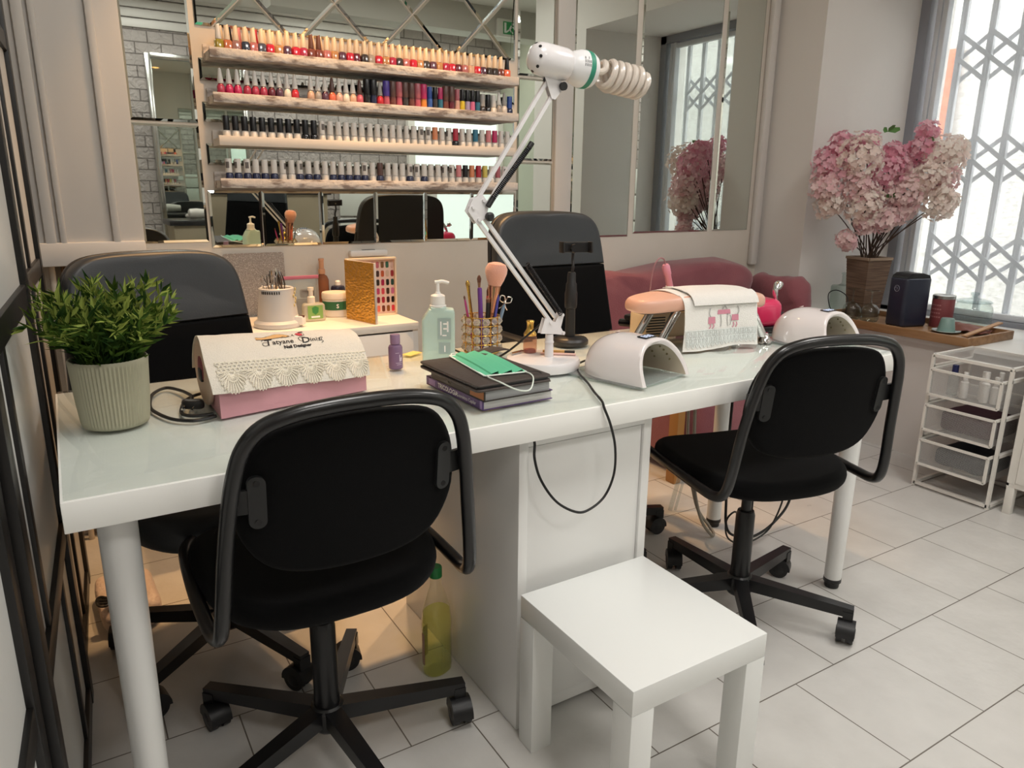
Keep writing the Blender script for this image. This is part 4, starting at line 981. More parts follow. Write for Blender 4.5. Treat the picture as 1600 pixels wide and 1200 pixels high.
uu = (H0 - E0).normalized()
spring(E0 + uu * .03 + V((.018, -.014, .0)), E0 + uu * .175 + V((.026, -.014, -.008)), .0055, 36, ua)
g = G(); g.cyl(E0 + uu * .175 + V((.026, -.014, -.008)), E0 + uu * .188 + V((.026, -.014, -.008)), .0062, n=12); g.cyl(E0 + uu * .012 + V((.018, -.014, .0)), E0 + uu * .034 + V((.018, -.014, .0)), .0062, n=12); g.obj('spring_cap', BLACK, ua)
g = G()
for y in (-.006, .006): g.prism([(-.018, .014), (.026, .010), (.030, -.012), (.012, -.034), (.002, -.032)], y - .001, y + .001, lambda p, q, k: (H0.x + p - .004, k - .009, H0.z + q + .004))
g.obj('head_plate', LW, t)
g = G(); g.lathe([(.004, 0), (.009, .003), (.009, .010)], (H0.x + .024, -.016, H0.z - .002), 12, axis=(0, -1, 0)); g.tube(catmull([(H0.x - .02, -.016, H0.z + .045), (H0.x + .01, -.018, H0.z + .033), (H0.x + .034, -.012, H0.z + .03), (H0.x + .03, -.008, H0.z + .018), (H0.x - .012, -.012, H0.z + .016), (H0.x - .02, -.01, H0.z + .006)], 6), .0034, 7); g.obj('tilt_joint', BLACK, t)
AX = V((1, -.05, -.115)).normalized(); C0 = V((H0.x - .058, -.009, H0.z + .054))
g = G(); g.lathe([(0, 0), (.013, .0015), (.025, .008), (.0325, .020), (.0345, .034), (.0345, .088), (.032, .096), (.024, .099), (.016, .099)], C0, 40, axis=AX); hd = g.obj('lamp_head', LW, t)
g = G()
for a in range(0, 360, 45):
    q = V((0, 0, 1)).rotation_difference(AX); p = C0 + AX * .0125 + (q @ V((cos(RAD(a)), sin(RAD(a)), 0))) * .0285; nrm = ((q @ V((cos(RAD(a)), sin(RAD(a)), 0))) * .8 - AX * .6).normalized(); g.cyl(p - nrm * .002, p + nrm * .0006, .0035, n=10)
g.obj('vent_hole', BLACK, hd)
g = G(); B0 = C0 + AX * .0965
g.lathe([(.018, 0), (.0245, .004), (.0335, .014), (.0388, .030), (.0398, .040), (.0388, .056), (.034, .066), (.025, .070), (0, .070)], B0, 40, axis=AX); bl = g.obj('bulb_base', mat('bulb_plastic', 'e9e9ea', .35), t)
g = G(); g.lathe([(.0403, .040), (.0406, .043), (.0397, .0525), (.0391, .053)], B0, 40, axis=AX); g.obj('green_band', mat('green_print', '2f8a70', .5), bl, recalc=True)
g = G(); q_ = V((0, 0, 1)).rotation_difference(AX)
def onb(x, y, h):
    s = .014 + y; r = .0337 + .0055 * min(1, (s - .014) / .016) + .0008 + h; a = -pi / 2 - .3 - x / .045
    return B0 + AX * s + (q_ @ V((cos(a), sin(a), 0))) * r
for k in range(5):
    for i in range(3 - k % 2):
        x0, y0 = -.012 + i * .009, .010 + k * .0042; q4 = [onb(x0, y0, .0002), onb(x0 + .0065, y0, .0002), onb(x0 + .0065, y0 + (.0026 if k == 4 else .0014), .0002), onb(x0, y0 + (.0026 if k == 4 else .0014), .0002)]; g.f([g.v(p) for p in q4])
g.obj('small_print', BLACK, bl, recalc=False)
TUBE = mat('frosted_tube', 'e9dfd4', .25, trans=.25, sss=.2, coat=.4)
N0 = B0 + AX * .070; X_ = AX.cross(V((0, 0, 1))).normalized(); Y_ = X_.cross(AX)
g = G()
for ph in (0, pi):
    P = [N0 + (X_ * cos(ph) + Y_ * sin(ph)) * .012 - AX * .004, N0 + (X_ * cos(ph) + Y_ * sin(ph)) * .016 + AX * .012]
    n_ = 64
    for i in range(n_ + 1):
        s = i / n_; a = ph + .4 + s * 3.25 * 2 * pi; R = .0300 * min(1, .55 + s * 5) if s < .9 else .0300 * (1 - (s - .9) * 5.0)
        P.append(N0 + AX * (.022 + .125 * s) + (X_ * cos(a) + Y_ * sin(a)) * R)
    g.tube(catmull(P, 2), .0076, 10)
g.obj('spiral_tube', TUBE, bl)
g = G(); g.tube(catmull([(.004, .0, .115), (-.018, .025, .085), (-.052, .07, .035), (-.085, .105, .006), (-.103, .145, .0035), (-.104, .21, .0035), (-.10, .31, .0035)], 7), .0028, 7); g.obj('lamp_cord', CORD, t)
# perfume bottle and tools lying on the lamp base
BZ = TZ + .0282
t = thing('perfume_bottle', 'small gold-topped perfume bottle with red petals on the lamp base', 'bottle', (LX - .004, LY + .052, BZ))
g = G(); g.lathe([(.0145, 0), (.017, .002), (.017, .038), (.0155, .043), (.009, .047)], n=24); g.obj('glass', clear('rose_glass', 'f1d6c8', .03, .4, .15, 'e8c4b0'), t)
g = G(); g.lathe([(0, .001), (.014, .0012), (.014, .008), (0, .010)], n=18); g.obj('petals', mat('red_petals', '8e3b3a', .7), t)
g = G(); g.lathe([(.0155, .043), (.0165, .047), (.012, .054), (.0085, .060), (.0085, .074), (.0105, .078), (.0085, .081), (0, .081)], n=24); g.obj('gold_cap', GOLD, t)
def stick(name, label, a, b, segs, cat):
    t = thing(name, label, cat, a); A, B = V((0, 0, 0)), V(b) - V(a)
    for n_, m_, s0, s1, r in segs:
        g = G(); g.cyl(A.lerp(B, s0), A.lerp(B, s1), r, n=10); g.obj(n_, m_, t)
stick('nail_tool', 'bamboo-handled tool with a black end lying on the lamp base', (LX + .018, LY + .028, BZ + .0047), (LX + .082, LY - .018, BZ + .0047), [('handle', mat('bamboo', 'b08a4e', .5), 0, .68, .0042), ('tip', BLACK, .68, 1.0, .0044)], 'tool')
stick('nail_file', 'pale pink file lying at the front of the lamp base', (LX + .005, LY + .018, BZ + .0032), (LX + .072, LY - .036, BZ + .0032), [('handle', mat('pale_pink_plastic', 'd7b3ab', .45), 0, 1.0, .003)], 'tool')
stick('tweezers', 'silver tweezers lying at the back left of the lamp base', (LX - .062, LY + .045, BZ + .0042), (LX - .005, LY + .066, BZ + .0042), [('handle', CHROME, 0, .7, .0032), ('tip', CHROME, .7, 1.0, .0015)], 'tool')

# ================================================================= phone stand
t = thing('phone_stand', 'black phone stand with a round base and jointed pole on the table', 'stand', (1.237, .520, TZ))
g = G(); g.lathe([(.050, 0), (.052, .003), (.052, .012), (.047, .018), (.045, .016), (.040, .019), (.037, .017), (.032, .020), (.016, .022), (0, .022)], n=44); g.obj('base', BLACK, t)
g = G(); g.lathe([(.0142, .02), (.0132, .10), (.0165, .102), (.0178, .112), (.0178, .142), (.0155, .150), (.0150, .168), (.0125, .172), (.0115, .196), (.010, .200)], n=24); g.obj('pole', BLACK, t)
g = G(); g.tube(catmull([(0, 0, .196), (.001, -.004, .215), (.004, .002, .235), (.003, .0, .258)], 6), .004, 10); g.ball((.003, -.002, .26), .009); g.obj('gooseneck', BLACK, t)
g = G(); g.pad(rrect(.076, .028, .004), -.005, .005, .002, lambda p, q, z: (p * .94 + .003, -.004 + z - p * .34, .268 + q)); g.cyl((.0, -.006, .266), (-.005, -.020, .266), .0115, n=8); g.box((-.034, .001, .268), (.006, .022, .03), r=.002); g.box((.040, -.026, .268), (.006, .022, .03), r=.002); g.obj('clamp', BLACK, t)

# ================================================================= nail-curing lamps
UVW = mat('pearl_plastic', 'e5dedd', .16, coat=.5)
def uv_lamp(loc, rz, label):
    t = thing('curing_lamp', label, 'lamp', loc, rz, 'white dome nail lamps')
    W2, HH, D = .096, .093, .195
    def dome(u, v, k=0.0):
        a = pi * u; s = v
        sc = (1 - max(0, (s - .45) / .55) ** 2.3) ** .55 if s > .45 else 1.0 - .05 * (.45 - s)
        y = -.098 + D * s + .020 * (1 - s) * (1 - sin(a)) * -1 - .012 * (1 - s) ** 2 * 0
        y += .018 * (1 - s) ** 3 * sin(a)
        c = math.copysign(abs(cos(a)) ** .88, cos(a)); z = abs(sin(a)) ** .92
        return V(((W2 - k) * c * sc, y + (k * .5 if s > .5 else 0) * -1, .004 + (HH - k) * z * (sc ** .8 if sc > 0 else 0)))
    g = G(); g.sheet(lambda u, v: dome(u, v * .998), 36, 24); ins = .014
    g2 = G(); g2.sheet(lambda u, v: dome(u, v * .92, ins), 36, 16)
    n = 36
    A = [dome(i / n, 0) for i in range(n + 1)]; B = [dome(i / n, 0, ins) for i in range(n + 1)]
    va = [g.v(p) for p in A]; vm = [g.v((a + b) / 2 + V((0, -.004, 0))) for a, b in zip(A, B)]; vb = [g.v(p) for p in B]
    for i in range(n): g.f([va[i], va[i + 1], vm[i + 1], vm[i]]); g.f([vm[i], vm[i + 1], vb[i + 1], vb[i]])
    bmesh.ops.remove_doubles(g.bm, verts=g.bm.verts, dist=1e-5); g.obj('shell', UVW, t, sharp=60)
    g = g2; g.mi = 1
    for i in range(4):
        for j in range(3): 
            p = dome(.12 + .06 * i, .15 + .22 * j, ins + .0012); g.ball(p, .0026, u=8, w=6); p = dome(.70 + .06 * i, .15 + .22 * j, ins + .0012); g.ball(p, .0026, u=8, w=6)
    g.obj('lining', [mat('uv_lining', 'c9b9a6', .25), mat('diode', '8c7f60', .2)], t, sharp=60)
    g = G(); g.pad(rrect(.212, .212, .02), 0, .004, .0015, lambda p, q, z: (p, q - .004, z)); g.obj('base_plate', clear('clear_acrylic', 'eaf2f0', .04, .45, .15), t)
    p0 = dome(.5, .06); p1 = dome(.5, .22); fy = (p1 - p0).normalized(); nz = V((1, 0, 0)).cross(fy); Rm = MX((V((1, 0, 0)), fy, nz)).transposed()
    g = G(); g.box((p0 + p1) / 2 + nz * .0008, (.042, .026, .002), R=Rm); ds = g.obj('display', mat('display_black', '15171c', .15), t)
    g = G(); c0 = (p0 + p1) / 2 + nz * .0021
    for dx in (-.0125, 0, .0125):
        for a, b in (((-.0035, -.007), (-.0035, .007)), ((.0035, -.007), (.0035, .007)), ((-.0035, .007), (.0035, .007)), ((-.0035, -.007), (.0035, -.007))):
            g.bar(c0 + V((dx + a[0], 0, 0)) + fy * a[1], c0 + V((dx + b[0], 0, 0)) + fy * b[1], .0016, .0004, up=nz)
    g.obj('digits', mat('lit_digits', 'dfe9ff', .4, emit=('cfe0ff', .5)), ds)
    g = G(); g.tube([dome(i / 24, .42, -.0003) for i in range(25)], .0009, 5) if False else g.cyl(dome(.5, .62, -.0005), dome(.5, .62, -.0025), .006, n=14); g.obj('button', mat('button_plastic', 'd8c0bc', .3), t)
    return t
uv_lamp((1.150, .180, TZ), RAD(14), 'white dome nail lamp nearest the table front, left of the arm rest')
uv_lamp((1.872, .225, TZ), RAD(6), 'white dome nail lamp at the right end of the table, behind the right task chair')
cp = [(1.135, .302, TZ + .010), (1.100, .294, TZ + .0032), (1.050, .225, TZ + .0032), (1.012, .14, TZ + .0032), (.978, .073, TZ + .0032), (.948, .008, TZ + .003), (.944, -.006, .732), (.959, -.010, .695), (.973, -.011, .644), (.972, -.012, .587), (.950, -.012, .542), (.912, -.012, .521), (.877, -.012, .523), (.831, -.006, .554), (.801, .006, .602), (.793, .018, .644), (.799, .028, .672), (.797, .034, .686)]
cord('hanging_cable', 'thin black cable of the front nail lamp looping down before the white drawer unit', cp, .0027, CORD, 8, 8)

# ================================================================= padded arm rest, towel, dust collector behind it
PEA = mat('peach_vinyl', 'dfae98', .4, coat=.1)
AR = RAD(-9); ax, ay = 1.553, .356
t = thing('arm_rest', 'padded peach arm rest on curved chrome legs under the white towel', 'armrest', (ax, ay, TZ), AR)
CUT = superellipse(.218, .078, 3.0, 60)
def cush(p, q, z): return (p, q, z + .022 * (1 - (p / .22) ** 2) - .010 * (q / .08) ** 2)
g = G(); g.pad(CUT, .098, .134, .015, cush); g.obj('cushion', PEA, t)
g = G(); g.pad([(p * .9, q * .8) for p, q in CUT], .092, .099, .002, cush); g.obj('under_board', BLACK, t)
for s, xs_ in ((-1, -.10), (1, .142)):
    for y in (-.052, .052):
        g = G(); g.tube(catmull([(xs_, y, .106), (xs_ + s * .012, y * 1.02, .09), (xs_ + s * .032, y * 1.06, .056), (xs_ + s * .052, y * 1.1, .022), (xs_ + s * .058, y * 1.1, .012)], 6), .0115, 12); L = g.obj('leg', CHROME, t)
        g = G(); g.lathe([(.024, 0), (.0235, .006), (.014, .018), (.0105, .028), (0, .03)], (xs_ + s * .058, y * 1.1, 0), 24); g.obj('foot', CHROME, L)
tw = thing('towel', 'white towel with pink embroidery and lace hanging over the peach arm rest', 'towel', (ax, ay, TZ), AR)
TWH = mat('white_cloth', 'ece9e4', .9, sheen=.3, bump=(420, .35))
PT = [(-.098, .004), (-.094, .03), (-.090, .07), (-.086, .100), (-.081, .126), (-.068, .141), (-.04, .1495), (0, .1535), (.04, .1505), (.066, .142), (.083, .126), (.088, .096)]
PTS = [(p.x, p.y) for p in catmull([(a, b, 0) for a, b in PT], 6)]; PTL = arc_param(PTS)
def wt(u, s, off=0.0):
    s = max(0, min(PTL[-1] - 1e-6, s)); i = min(max(k for k in range(len(PTL)) if PTL[k] <= s), len(PTS) - 2); f_ = (s - PTL[i]) / (PTL[i + 1] - PTL[i])
    y = PTS[i][0] + (PTS[i + 1][0] - PTS[i][0]) * f_; z = PTS[i][1] + (PTS[i + 1][1] - PTS[i][1]) * f_; dy, dz = PTS[i + 1][0] - PTS[i][0], PTS[i + 1][1] - PTS[i][1]; l = math.hypot(dy, dz)
    n = noise.noise(V((u * 18, s * 9, .4))) * .0025 + .004 * max(0, (.09 - s) / .09) * sin(u * 48 + 2 * sin(u * 15))
    drop = -.020 * (u / .3) ** 2 * (1 if s > .16 else .0) + .006 * sin(u * 21) * max(0, .04 - s) / .04
    o = .002 + n + off; return V((u + .012 * max(0, .1 - s) * (1 if u < 0 else -1) * 0, y - dz / l * o, max(.002, z + dy / l * o + drop)))
g = G(); g.sheet(lambda u, v: wt(-.108 + .245 * u + .008 * sin(v * 5) * (1 - u) - .035 * max(0, .5 - v) * (1 - 2 * u) * 0, v * PTL[-1]), 50, 46, .002); g.obj('towel_cloth', TWH, tw, recalc=False)
g = G(); g.sheet(lambda u, v: wt(-.085 + .222 * u + .01 * (1 - v) * (1 - u), .118 + .14 * v, .004 + .004 * (1 - v)), 40, 22, .002); g.obj('folded_flap', TWH, tw, recalc=False)
PK = mat('pink_thread', 'd08a9c', .8); GRT = mat('grey_thread', '9c9a98', .8)
g = G(); WF = lambda x, y, h: wt(x, y, .0034 + h)
for cx, cy, w, h in ((-.016, .078, .024, .018), (.062, .082, .024, .016), (.024, .099, .044, .012)):
    g.f([g.v(WF(cx - w / 2, cy - h / 2, 0)), g.v(WF(cx + w / 2, cy - h / 2, 0)), g.v(WF(cx + w / 2 * .9, cy + h / 2, 0)), g.v(WF(cx - w / 2 * .9, cy + h / 2, 0))])
for x0 in (-.022, -.012, .056, .066): stroke([(x0, .070), (x0 + .003, .062), (x0 - .002, .056)], .003, WF)
g.mi = 1
for a in ([(-.022, .110), (-.024, .095), (-.020, .086)], [(.070, .112), (.074, .1), (.070, .090)], [(.012, .092), (.014, .075), (.012, .06)], [(.036, .094), (.034, .075), (.037, .06)], [(.018, .106), (.026, .114), (.034, .106)], [(.044, .09), (.048, .075), (.044, .062)]): stroke(a, .0022, WF)
g.obj('embroidery', [PK, GRT], tw, recalc=False, label='pink and grey stitched motif')
LWH = mat('white_lace', 'e6eae8', .85, bump=(500, .3))
g = G()
for row, s0 in enumerate((.050, .030)):
    n = 17
    for k in range(n):
        cx = -.100 + .232 * (k + .5) / n
        for a in range(-75, 76, 25):
            g.tube([WF(cx + sin(RAD(a)) * .0075 * q, s0 - cos(RAD(a)) * .0215 * q + .002, .0008) for q in (.15, .6, 1.0)], .0009, 4)
        g.tube([WF(cx + sin(RAD(a)) * .0078, s0 - cos(RAD(a)) * .0215 + .002, .001) for a in range(-90, 91, 22)], .001, 4)
    g.tube([WF(-.102 + .236 * i / 50, s0 + .003, .001) for i in range(51)], .0012, 4)
g.obj('lace_trim', LWH, tw)
t = thing('dust_collector', 'beige nail dust collector with black vent slots behind the arm rest', 'appliance', (1.585, .480, TZ), RAD(-9))
g = G(); g.box((0, 0, .040), (.25, .085, .078), r=.012, seg=3); g.obj('housing', mat('beige_plastic', 'ddc7a6', .4), t)
g = G()
for k in range(7): g.box((-.086, -.0428, .016 + k * .0078), (.062, .002, .0036))
g.obj('vent_slots', BLACK, t)
t = thing('drill_handpiece', 'pink nail drill handpiece in a stand behind the arm rest', 'tool', (1.655, .575, TZ))
g = G(); g.lathe([(.03, 0), (.03, .006), (.008, .01), (.007, .12), (.012, .124), (.012, .132)], n=24); g.obj('stand', WP, t)
g = G(); g.lathe([(.007, .0), (.0105, .01), (.0105, .055), (.0125, .06), (.0125, .085), (.009, .092)], (.008, 0, .112), 20, axis=(-.35, 0, 1)); hp_ = g.obj('handpiece', mat('soft_pink_plastic', 'd88fa4', .35), t)
g = G(); g.tube(catmull([(-.023, 0, .2), (-.03, 0, .215), (-.05, .0, .218), (-.066, .004, .19), (-.07, .01, .12), (-.06, .02, .006)], 6), .0022, 6); g.obj('cord', mat('grey_pink_cord', '9a7078', .5), t)
t = thing('compressor', 'crimson airbrush compressor with a black base near the far end of the table', 'appliance', (1.892, .425, TZ), RAD(-12))
g = G(); g.pad(superellipse(.064, .062, 3, 44), .012, .098, .028, lambda p, q, z: (p, q, z - .06 * max(0, -p) ** 1 * (z > .06))); g.obj('housing', mat('crimson_plastic', 'd02a5c', .3, coat=.3), t)
g = G(); g.pad(superellipse(.066, .064, 3, 44), 0, .016, .004); g.obj('base', BLACK, t)
g = G(); g.box((.058, -.02, .03), (.03, .06, .055), r=.008); g.obj('holder', BLACK, t)
t = thing('airbrush', 'chrome airbrush with a paint cup standing in the crimson compressor', 'tool', (1.948, .398, TZ + .056), rot=(0, RAD(-24), RAD(20)))
g = G(); g.lathe([(.003, -.005), (.0055, 0), (.0065, .01), (.0065, .055), (.0085, .058), (.0085, .078), (.006, .084), (.0035, .096), (.001, .102)], n=18); g.obj('body', CHROME, t)
g = G(); g.lathe([(.003, 0), (.004, .006), (.0115, .016), (.013, .03), (.0125, .032), (.0105, .03)], (.006, 0, .070), 20, axis=(1, 0, .25)); g.obj('paint_cup', CHROME, t)
g = G(); g.lathe([(.004, 0), (.0045, .024), (.003, .026)], (-.004, 0, .045), 14, axis=(-1, 0, -.5)); g.obj('trigger_valve', CHROME, t)
# ================================================================= things on the sideboard
BZ_ = 0.7101
t = thing('sterilizer_pot', 'light grey instrument steriliser pot full of metal tools on the sideboard', 'steriliser', (.640, 1.342, BZ_))
GREYP = mat('light_grey_plastic', 'cfcdcb', .35, coat=.2)
g = G(); g.lathe([(.074, 0), (.078, .004), (.078, .016), (.070, .022), (.066, .024), (.0555, .118), (.056, .126), (.052, .129), (.046, .126), (.044, .10)], n=48); g.obj('body', GREYP, t)
g = G(); g.lathe([(.0, .108), (.045, .108), (.045, .112), (0, .113)], n=24); g.obj('glass_beads', mat('bead_sand', 'c9b9a0', .6, bump=(400, .6)), t)
g = G()
for k in range(9):
    a = RAD(205 + k * 7.5); g.box((.0562 * cos(a), .0562 * sin(a), .116), (.002, .0036, .009), R=RZ(a))
g.obj('vents', BLACK, t)
g = G(); g.box((.058, -.046, .022), (.034, .03, .03), r=.005, R=RZ(RAD(-40))); sw = g.obj('switch_box', WP, t)
g = G(); g.box((.062, -.052, .034), (.020, .016, .008), r=.002, R=RZ(RAD(-40))); g.obj('rocker', mat('dark_red_plastic', '4a1712', .3), sw)
g = G()
for k in range(6):
    a = RAD(-42 + 10 * (k % 3)); zc = .072 + .01 * k; b = k * 1.1
    g.ball((.0605 * cos(a), .0605 * sin(a), zc), .006, (.35, 1, 1), u=8, w=6)
g.obj('flower_decal', mat('yellow_decal', 'd9c78a', .6), t)
kinds = [(-.03, .012, -.2, .07), (-.022, -.012, -.1, .075), (-.010, .014, -.05, .085), (-.004, -.016, .0, .07), (.006, .006, .04, .09), (.014, -.012, .08, .075), (.022, .010, .1, .085), (.03, -.004, .16, .08)]
for k, (dx, dy, ln, h) in enumerate(kinds):
    s = thing('nail_tool', 'steel nail tool standing in the grey steriliser pot, %s from the left' % ['first', 'second', 'third', 'fourth', 'fifth', 'sixth', 'seventh', 'eighth'][k], 'tool', (.640 + dx * .9, 1.342 + dy, BZ_ + .0995), rot=(0, ln, .4 * k), group='tools in the steriliser')
    g = G()
    for sg in (-1, 1):
        g.tube(catmull([(sg * .001, 0, .0), (sg * .002, 0, .02), (sg * .007, 0, .04), (sg * .006, 0, h * .75), (sg * .003, 0, h)], 4), [.0022] * 16 + [.0012], 6)
    g.obj('blades', mat('dark_steel', '8b8582', .25, metal=1) if k % 2 else CHROME, s)
    g = G(); g.cyl((0, -.004, .02), (0, .004, .02), .0034, n=10); g.obj('pivot', STEEL, s)
t = thing('pink_ring', 'cream loop handle of a small tool hanging on the grey steriliser', 'tool', (.585, 1.372, BZ_ + .1)) if False else None
t = thing('glitter_board', 'silver glitter board leaning on the wall behind the steriliser', 'board', (.632, 1.578, BZ_), rot=(RAD(-4), 0, 0))
g = G(); g.prism(rrect(.206, .222, .008), -.004, .004, lambda p, q, k: (p, k, q + .111)); g.obj('board', mat('silver_glitter', 'a59d97', .35, metal=.35, vary=('d9d4cf', 420, .52, .62), bump=(800, .5)), t)
t = thing('zip_bag', 'clear zip bag of dark things with a pink seal beside the steriliser', 'bag', (.757, 1.478, BZ_))
g = G(); g.sheet(lambda u, v: (-.062 + .124 * u, .018 * (1 - v) * sin(pi * u) - .01, .002 + .138 * v), 16, 12, .0008); g.sheet(lambda u, v: (-.062 + .124 * u, -.018 * (1 - v) * sin(pi * u) - .01, .002 + .138 * v), 16, 12, .0008); g.obj('film', GLASS2, t)
g = G(); g.box((0, -.012, .142), (.126, .004, .012), r=.001); g.obj('seal', mat('pink_seal', 'b86a80', .4), t)
g = G(); g.box((-.01, -.01, .035), (.085, .02, .062), r=.008); g.box((.02, -.01, .085), (.05, .014, .03), r=.006); g.obj('contents', mat('dark_contents', '57504c', .6), t)
t = thing('dispenser', 'small white pump bottle with a green label on the sideboard', 'bottle', (.772, 1.385, BZ_))
g = G(); g.pad(superellipse(.040, .022, 4, 40), 0, .062, .008, lambda p, q, z: (p * (1 - .12 * max(0, z - .045) / .017), q, z)); g.obj('body', clear('clear_gel_bottle', 'f1f3ea', .05, .35, .45, 'e9e3d4'), t)
g = G(); g.box((0, -.0222, .033), (.052, .0008, .046)); g.obj('label_panel', mat('lime_label', '86ad5c', .6), t)
g = G(); q = [(0, .018), (.012, .012), (.010, -.004), (0, -.012), (-.010, -.004), (-.012, .012)]; g.f([g.v((a, -.0229, .036 + b)) for a, b in q]); g.obj('leaf_mark', mat('leaf_green', '3d8a44', .6), t, recalc=False)
g = G(); g.box((0, -.0228, .017), (.03, .0006, .006)); g.obj('caption', mat('white_print', 'f2f2f0', .6), t)
g = G(); g.lathe([(.013, .061), (.013, .083), (.009, .086), (.0075, .087), (.0075, .104), (.010, .106), (.010, .116), (0, .117)], (-.006, 0, 0), 24); g.obj('pump', mat('cream_plastic', 'eadfcf', .4), t)
t = thing('cream_jar', 'white screw-top jar with a dark green band behind the small pump bottle', 'jar', (.873, 1.452, BZ_))
g = G(); g.lathe([(.042, 0), (.0455, .003), (.0455, .062), (.043, .064)], n=40); g.obj('body', mat('cream_jar_plastic', 'ece4d8', .35), t)
g = G(); g.lathe([(.0462, .026), (.0462, .056)], n=40); g.obj('label_band', mat('green_band', '2e6b45', .5), t)
g = G(); g.text('S', .02, lambda x, y, h: ((.0465 + h) * sin((x - .012) / .0465), -(.0465 + h) * cos((x - .012) / .0465), .034 + y), bold=.0006); g.obj('lettering', mat('white_print', 'f2f2f0', .6), t, recalc=False)
g = G(); g.lathe([(.0475, .064), (.0475, .082), (.045, .086), (0, .086)], n=40); g.obj('lid', mat('cream_plastic', 'eadfcf', .4), t)
t = thing('spray_can', 'short dark blue-black spray can with a yellow badge next to the gold book', 'can', (.912, 1.535, BZ_))
g = G(); g.lathe([(.025, 0), (.026, .002), (.026, .088), (.022, .096), (.012, .099)], n=32); g.obj('body', mat('midnight_can', '23233a', .3), t)
cr_ = lambda rr: (lambda x, y, h: ((rr + h) * sin(x / rr), -(rr + h) * cos(x / rr), y))
g = G(); F_ = cr_(.0263); 
for i in range(10):
    a, b = -.017 + .034 * i / 10, -.017 + .034 * (i + 1) / 10; w = lambda x: .062 - .010 * math.sqrt(max(0, 1 - (x / .0172) ** 2))
    g.f([g.v(F_(a, w(a), 0)), g.v(F_(b, w(b), 0)), g.v(F_(b, .082, 0)), g.v(F_(a, .082, 0))])
g.obj('badge', mat('yellow_badge', 'd8b93a', .5), t, recalc=False)
g = G(); F2 = cr_(.0267); g.text('WD-40', .0125, lambda x, y, h: F2(x, y + .069, h), align='CENTER', bold=.0006, spacing=.9); g.obj('lettering', mat('navy_print', '1b2150', .5), t, recalc=False)
g = G()
for k in range(4): g.box((0, -.0264, .05 - k * .008), (.024, .0012, .003))
g.obj('small_print', mat('grey_print', '75738a', .6), t)
g = G(); g.lathe([(.011, .099), (.010, .112), (.006, .116), (0, .116)], n=20); g.obj('nozzle', WP, t)
t = thing('spray_bottle', 'amber pump bottle standing at the wall behind the white jar', 'bottle', (.862, 1.560, BZ_))
g = G(); g.lathe([(.022, 0), (.024, .003), (.024, .118), (.018, .132), (.010, .138), (.010, .142)], n=28); g.obj('body', clear('amber_plastic', 'c98a62', .08, .3, .45, 'b47a58'), t)
g = G(); g.lathe([(.0125, .140), (.0125, .156), (.009, .160), (.009, .188), (.011, .19), (.010, .196), (0, .197)], n=24); g.obj('pump', mat('amber_pump', 'cf9a76', .4), t)
# swatch book: gold cover swung open, chips on the inner board
t = thing('swatch_book', 'open gold-covered swatch book of coloured nail chips standing on the sideboard', 'sample book', (.893, 1.378, BZ_))
CREAM = mat('cream_board', 'e6cfb4', .5)
g = G(); g.box((.092, 0, .003), (.184, .018, .006)); g.box((.092, 0, .205), (.184, .024, .006)); g.box((.181, 0, .104), (.006, .018, .2)); g.box((.092, .006, .104), (.184, .004, .2)); g.obj('board', CREAM, t)
g = G(); cols = ['c27d80', 'c06b74', '7a5a3c', '3f6b58', 'd9b9ae', 'd8b8ac', '4a3530', 'b85a3a', 'cbb09c', '9b3a40', 'c9bd62', '33302a', 'a32a4c', '2c2d26', '2f4f48', '453a40', 'b2466a', 'cf4a58', '4d372b', 'c86f92', '8a2032', '7a2430', 'a3283a', '3d211f', '231c18', 'e0703f', 'd9705c', '6e3626', '8a5428', 'cf3d4a']
cm = []
for k, c in enumerate(cols):
    cm.append(mat('chip_' + c, c, .25)); g.mi = k; r_, c_ = divmod(k, 5)
    x, z_ = .0975 + c_ * .0185, .182 - r_ * .0315
    g.pad([(a, b) for a, b in superellipse(.0058, .0112, 4, 20)], 0, .0024, .001, lambda p, q, zz, x=x, z_=z_: (x + p, .0035 - zz, z_ + q), k=2)
g.obj('chips', cm, t)
g = G(); g.box((.1, .0034, .104), (.17, .0008, .195)); g.obj('chip_card', mat('pale_pink_card', 'e3c3b4', .7), t)
a = math.atan2(-.166, .045); d = V((cos(a), sin(a), 0)); nn = V((-d.y, d.x, 0))
g = G(); g.bm.verts; m3 = MX((d, nn, V((0, 0, 1)))).transposed(); g.box(d * .086 + V((-.002, 0, .103)) + nn * .0, (.172, .007, .206), R=m3, r=.0015); cv = g.obj('cover_board', mat('cover_lining', 'd4ccc6', .5), t)
g = G(); g.box(d * .084 + V((-.002, 0, .103)) - nn * .0040, (.166, .0018, .2055), R=m3)
GCR = mat('gold_croc', 'cf9c46', .3, metal=.85)
if not GCR.get('croc'):
    GCR['croc'] = 1; nt = GCR.node_tree; vo = nt.nodes.new('ShaderNodeTexVoronoi'); vo.inputs['Scale'].default_value = 75; tc = nt.nodes.new('ShaderNodeTexCoord'); mp = nt.nodes.new('ShaderNodeMapping'); mp.inputs['Scale'].default_value = (1, 1, 1.7)
    bp = nt.nodes.new('ShaderNodeBump'); bp.inputs['Strength'].default_value = .8; bp.inputs['Distance'].default_value = .004; bp.invert = True
    nt.links.new(tc.outputs['Object'], mp.inputs[0]); nt.links.new(mp.outputs[0], vo.inputs['Vector']); nt.links.new(vo.outputs['Distance'], bp.inputs['Height']); nt.links.new(bp.outputs[0], nt.nodes['Principled BSDF'].inputs['Normal'])
g.obj('gold_facing', GCR, cv)
t = thing('wall_box', 'flat white plastic box on the wall above the swatch book', 'box', (1.055, 1.6, .905))
g = G(); g.box((0, -.014, .012), (.15, .028, .024), r=.007); g.obj('housing', WP, t)
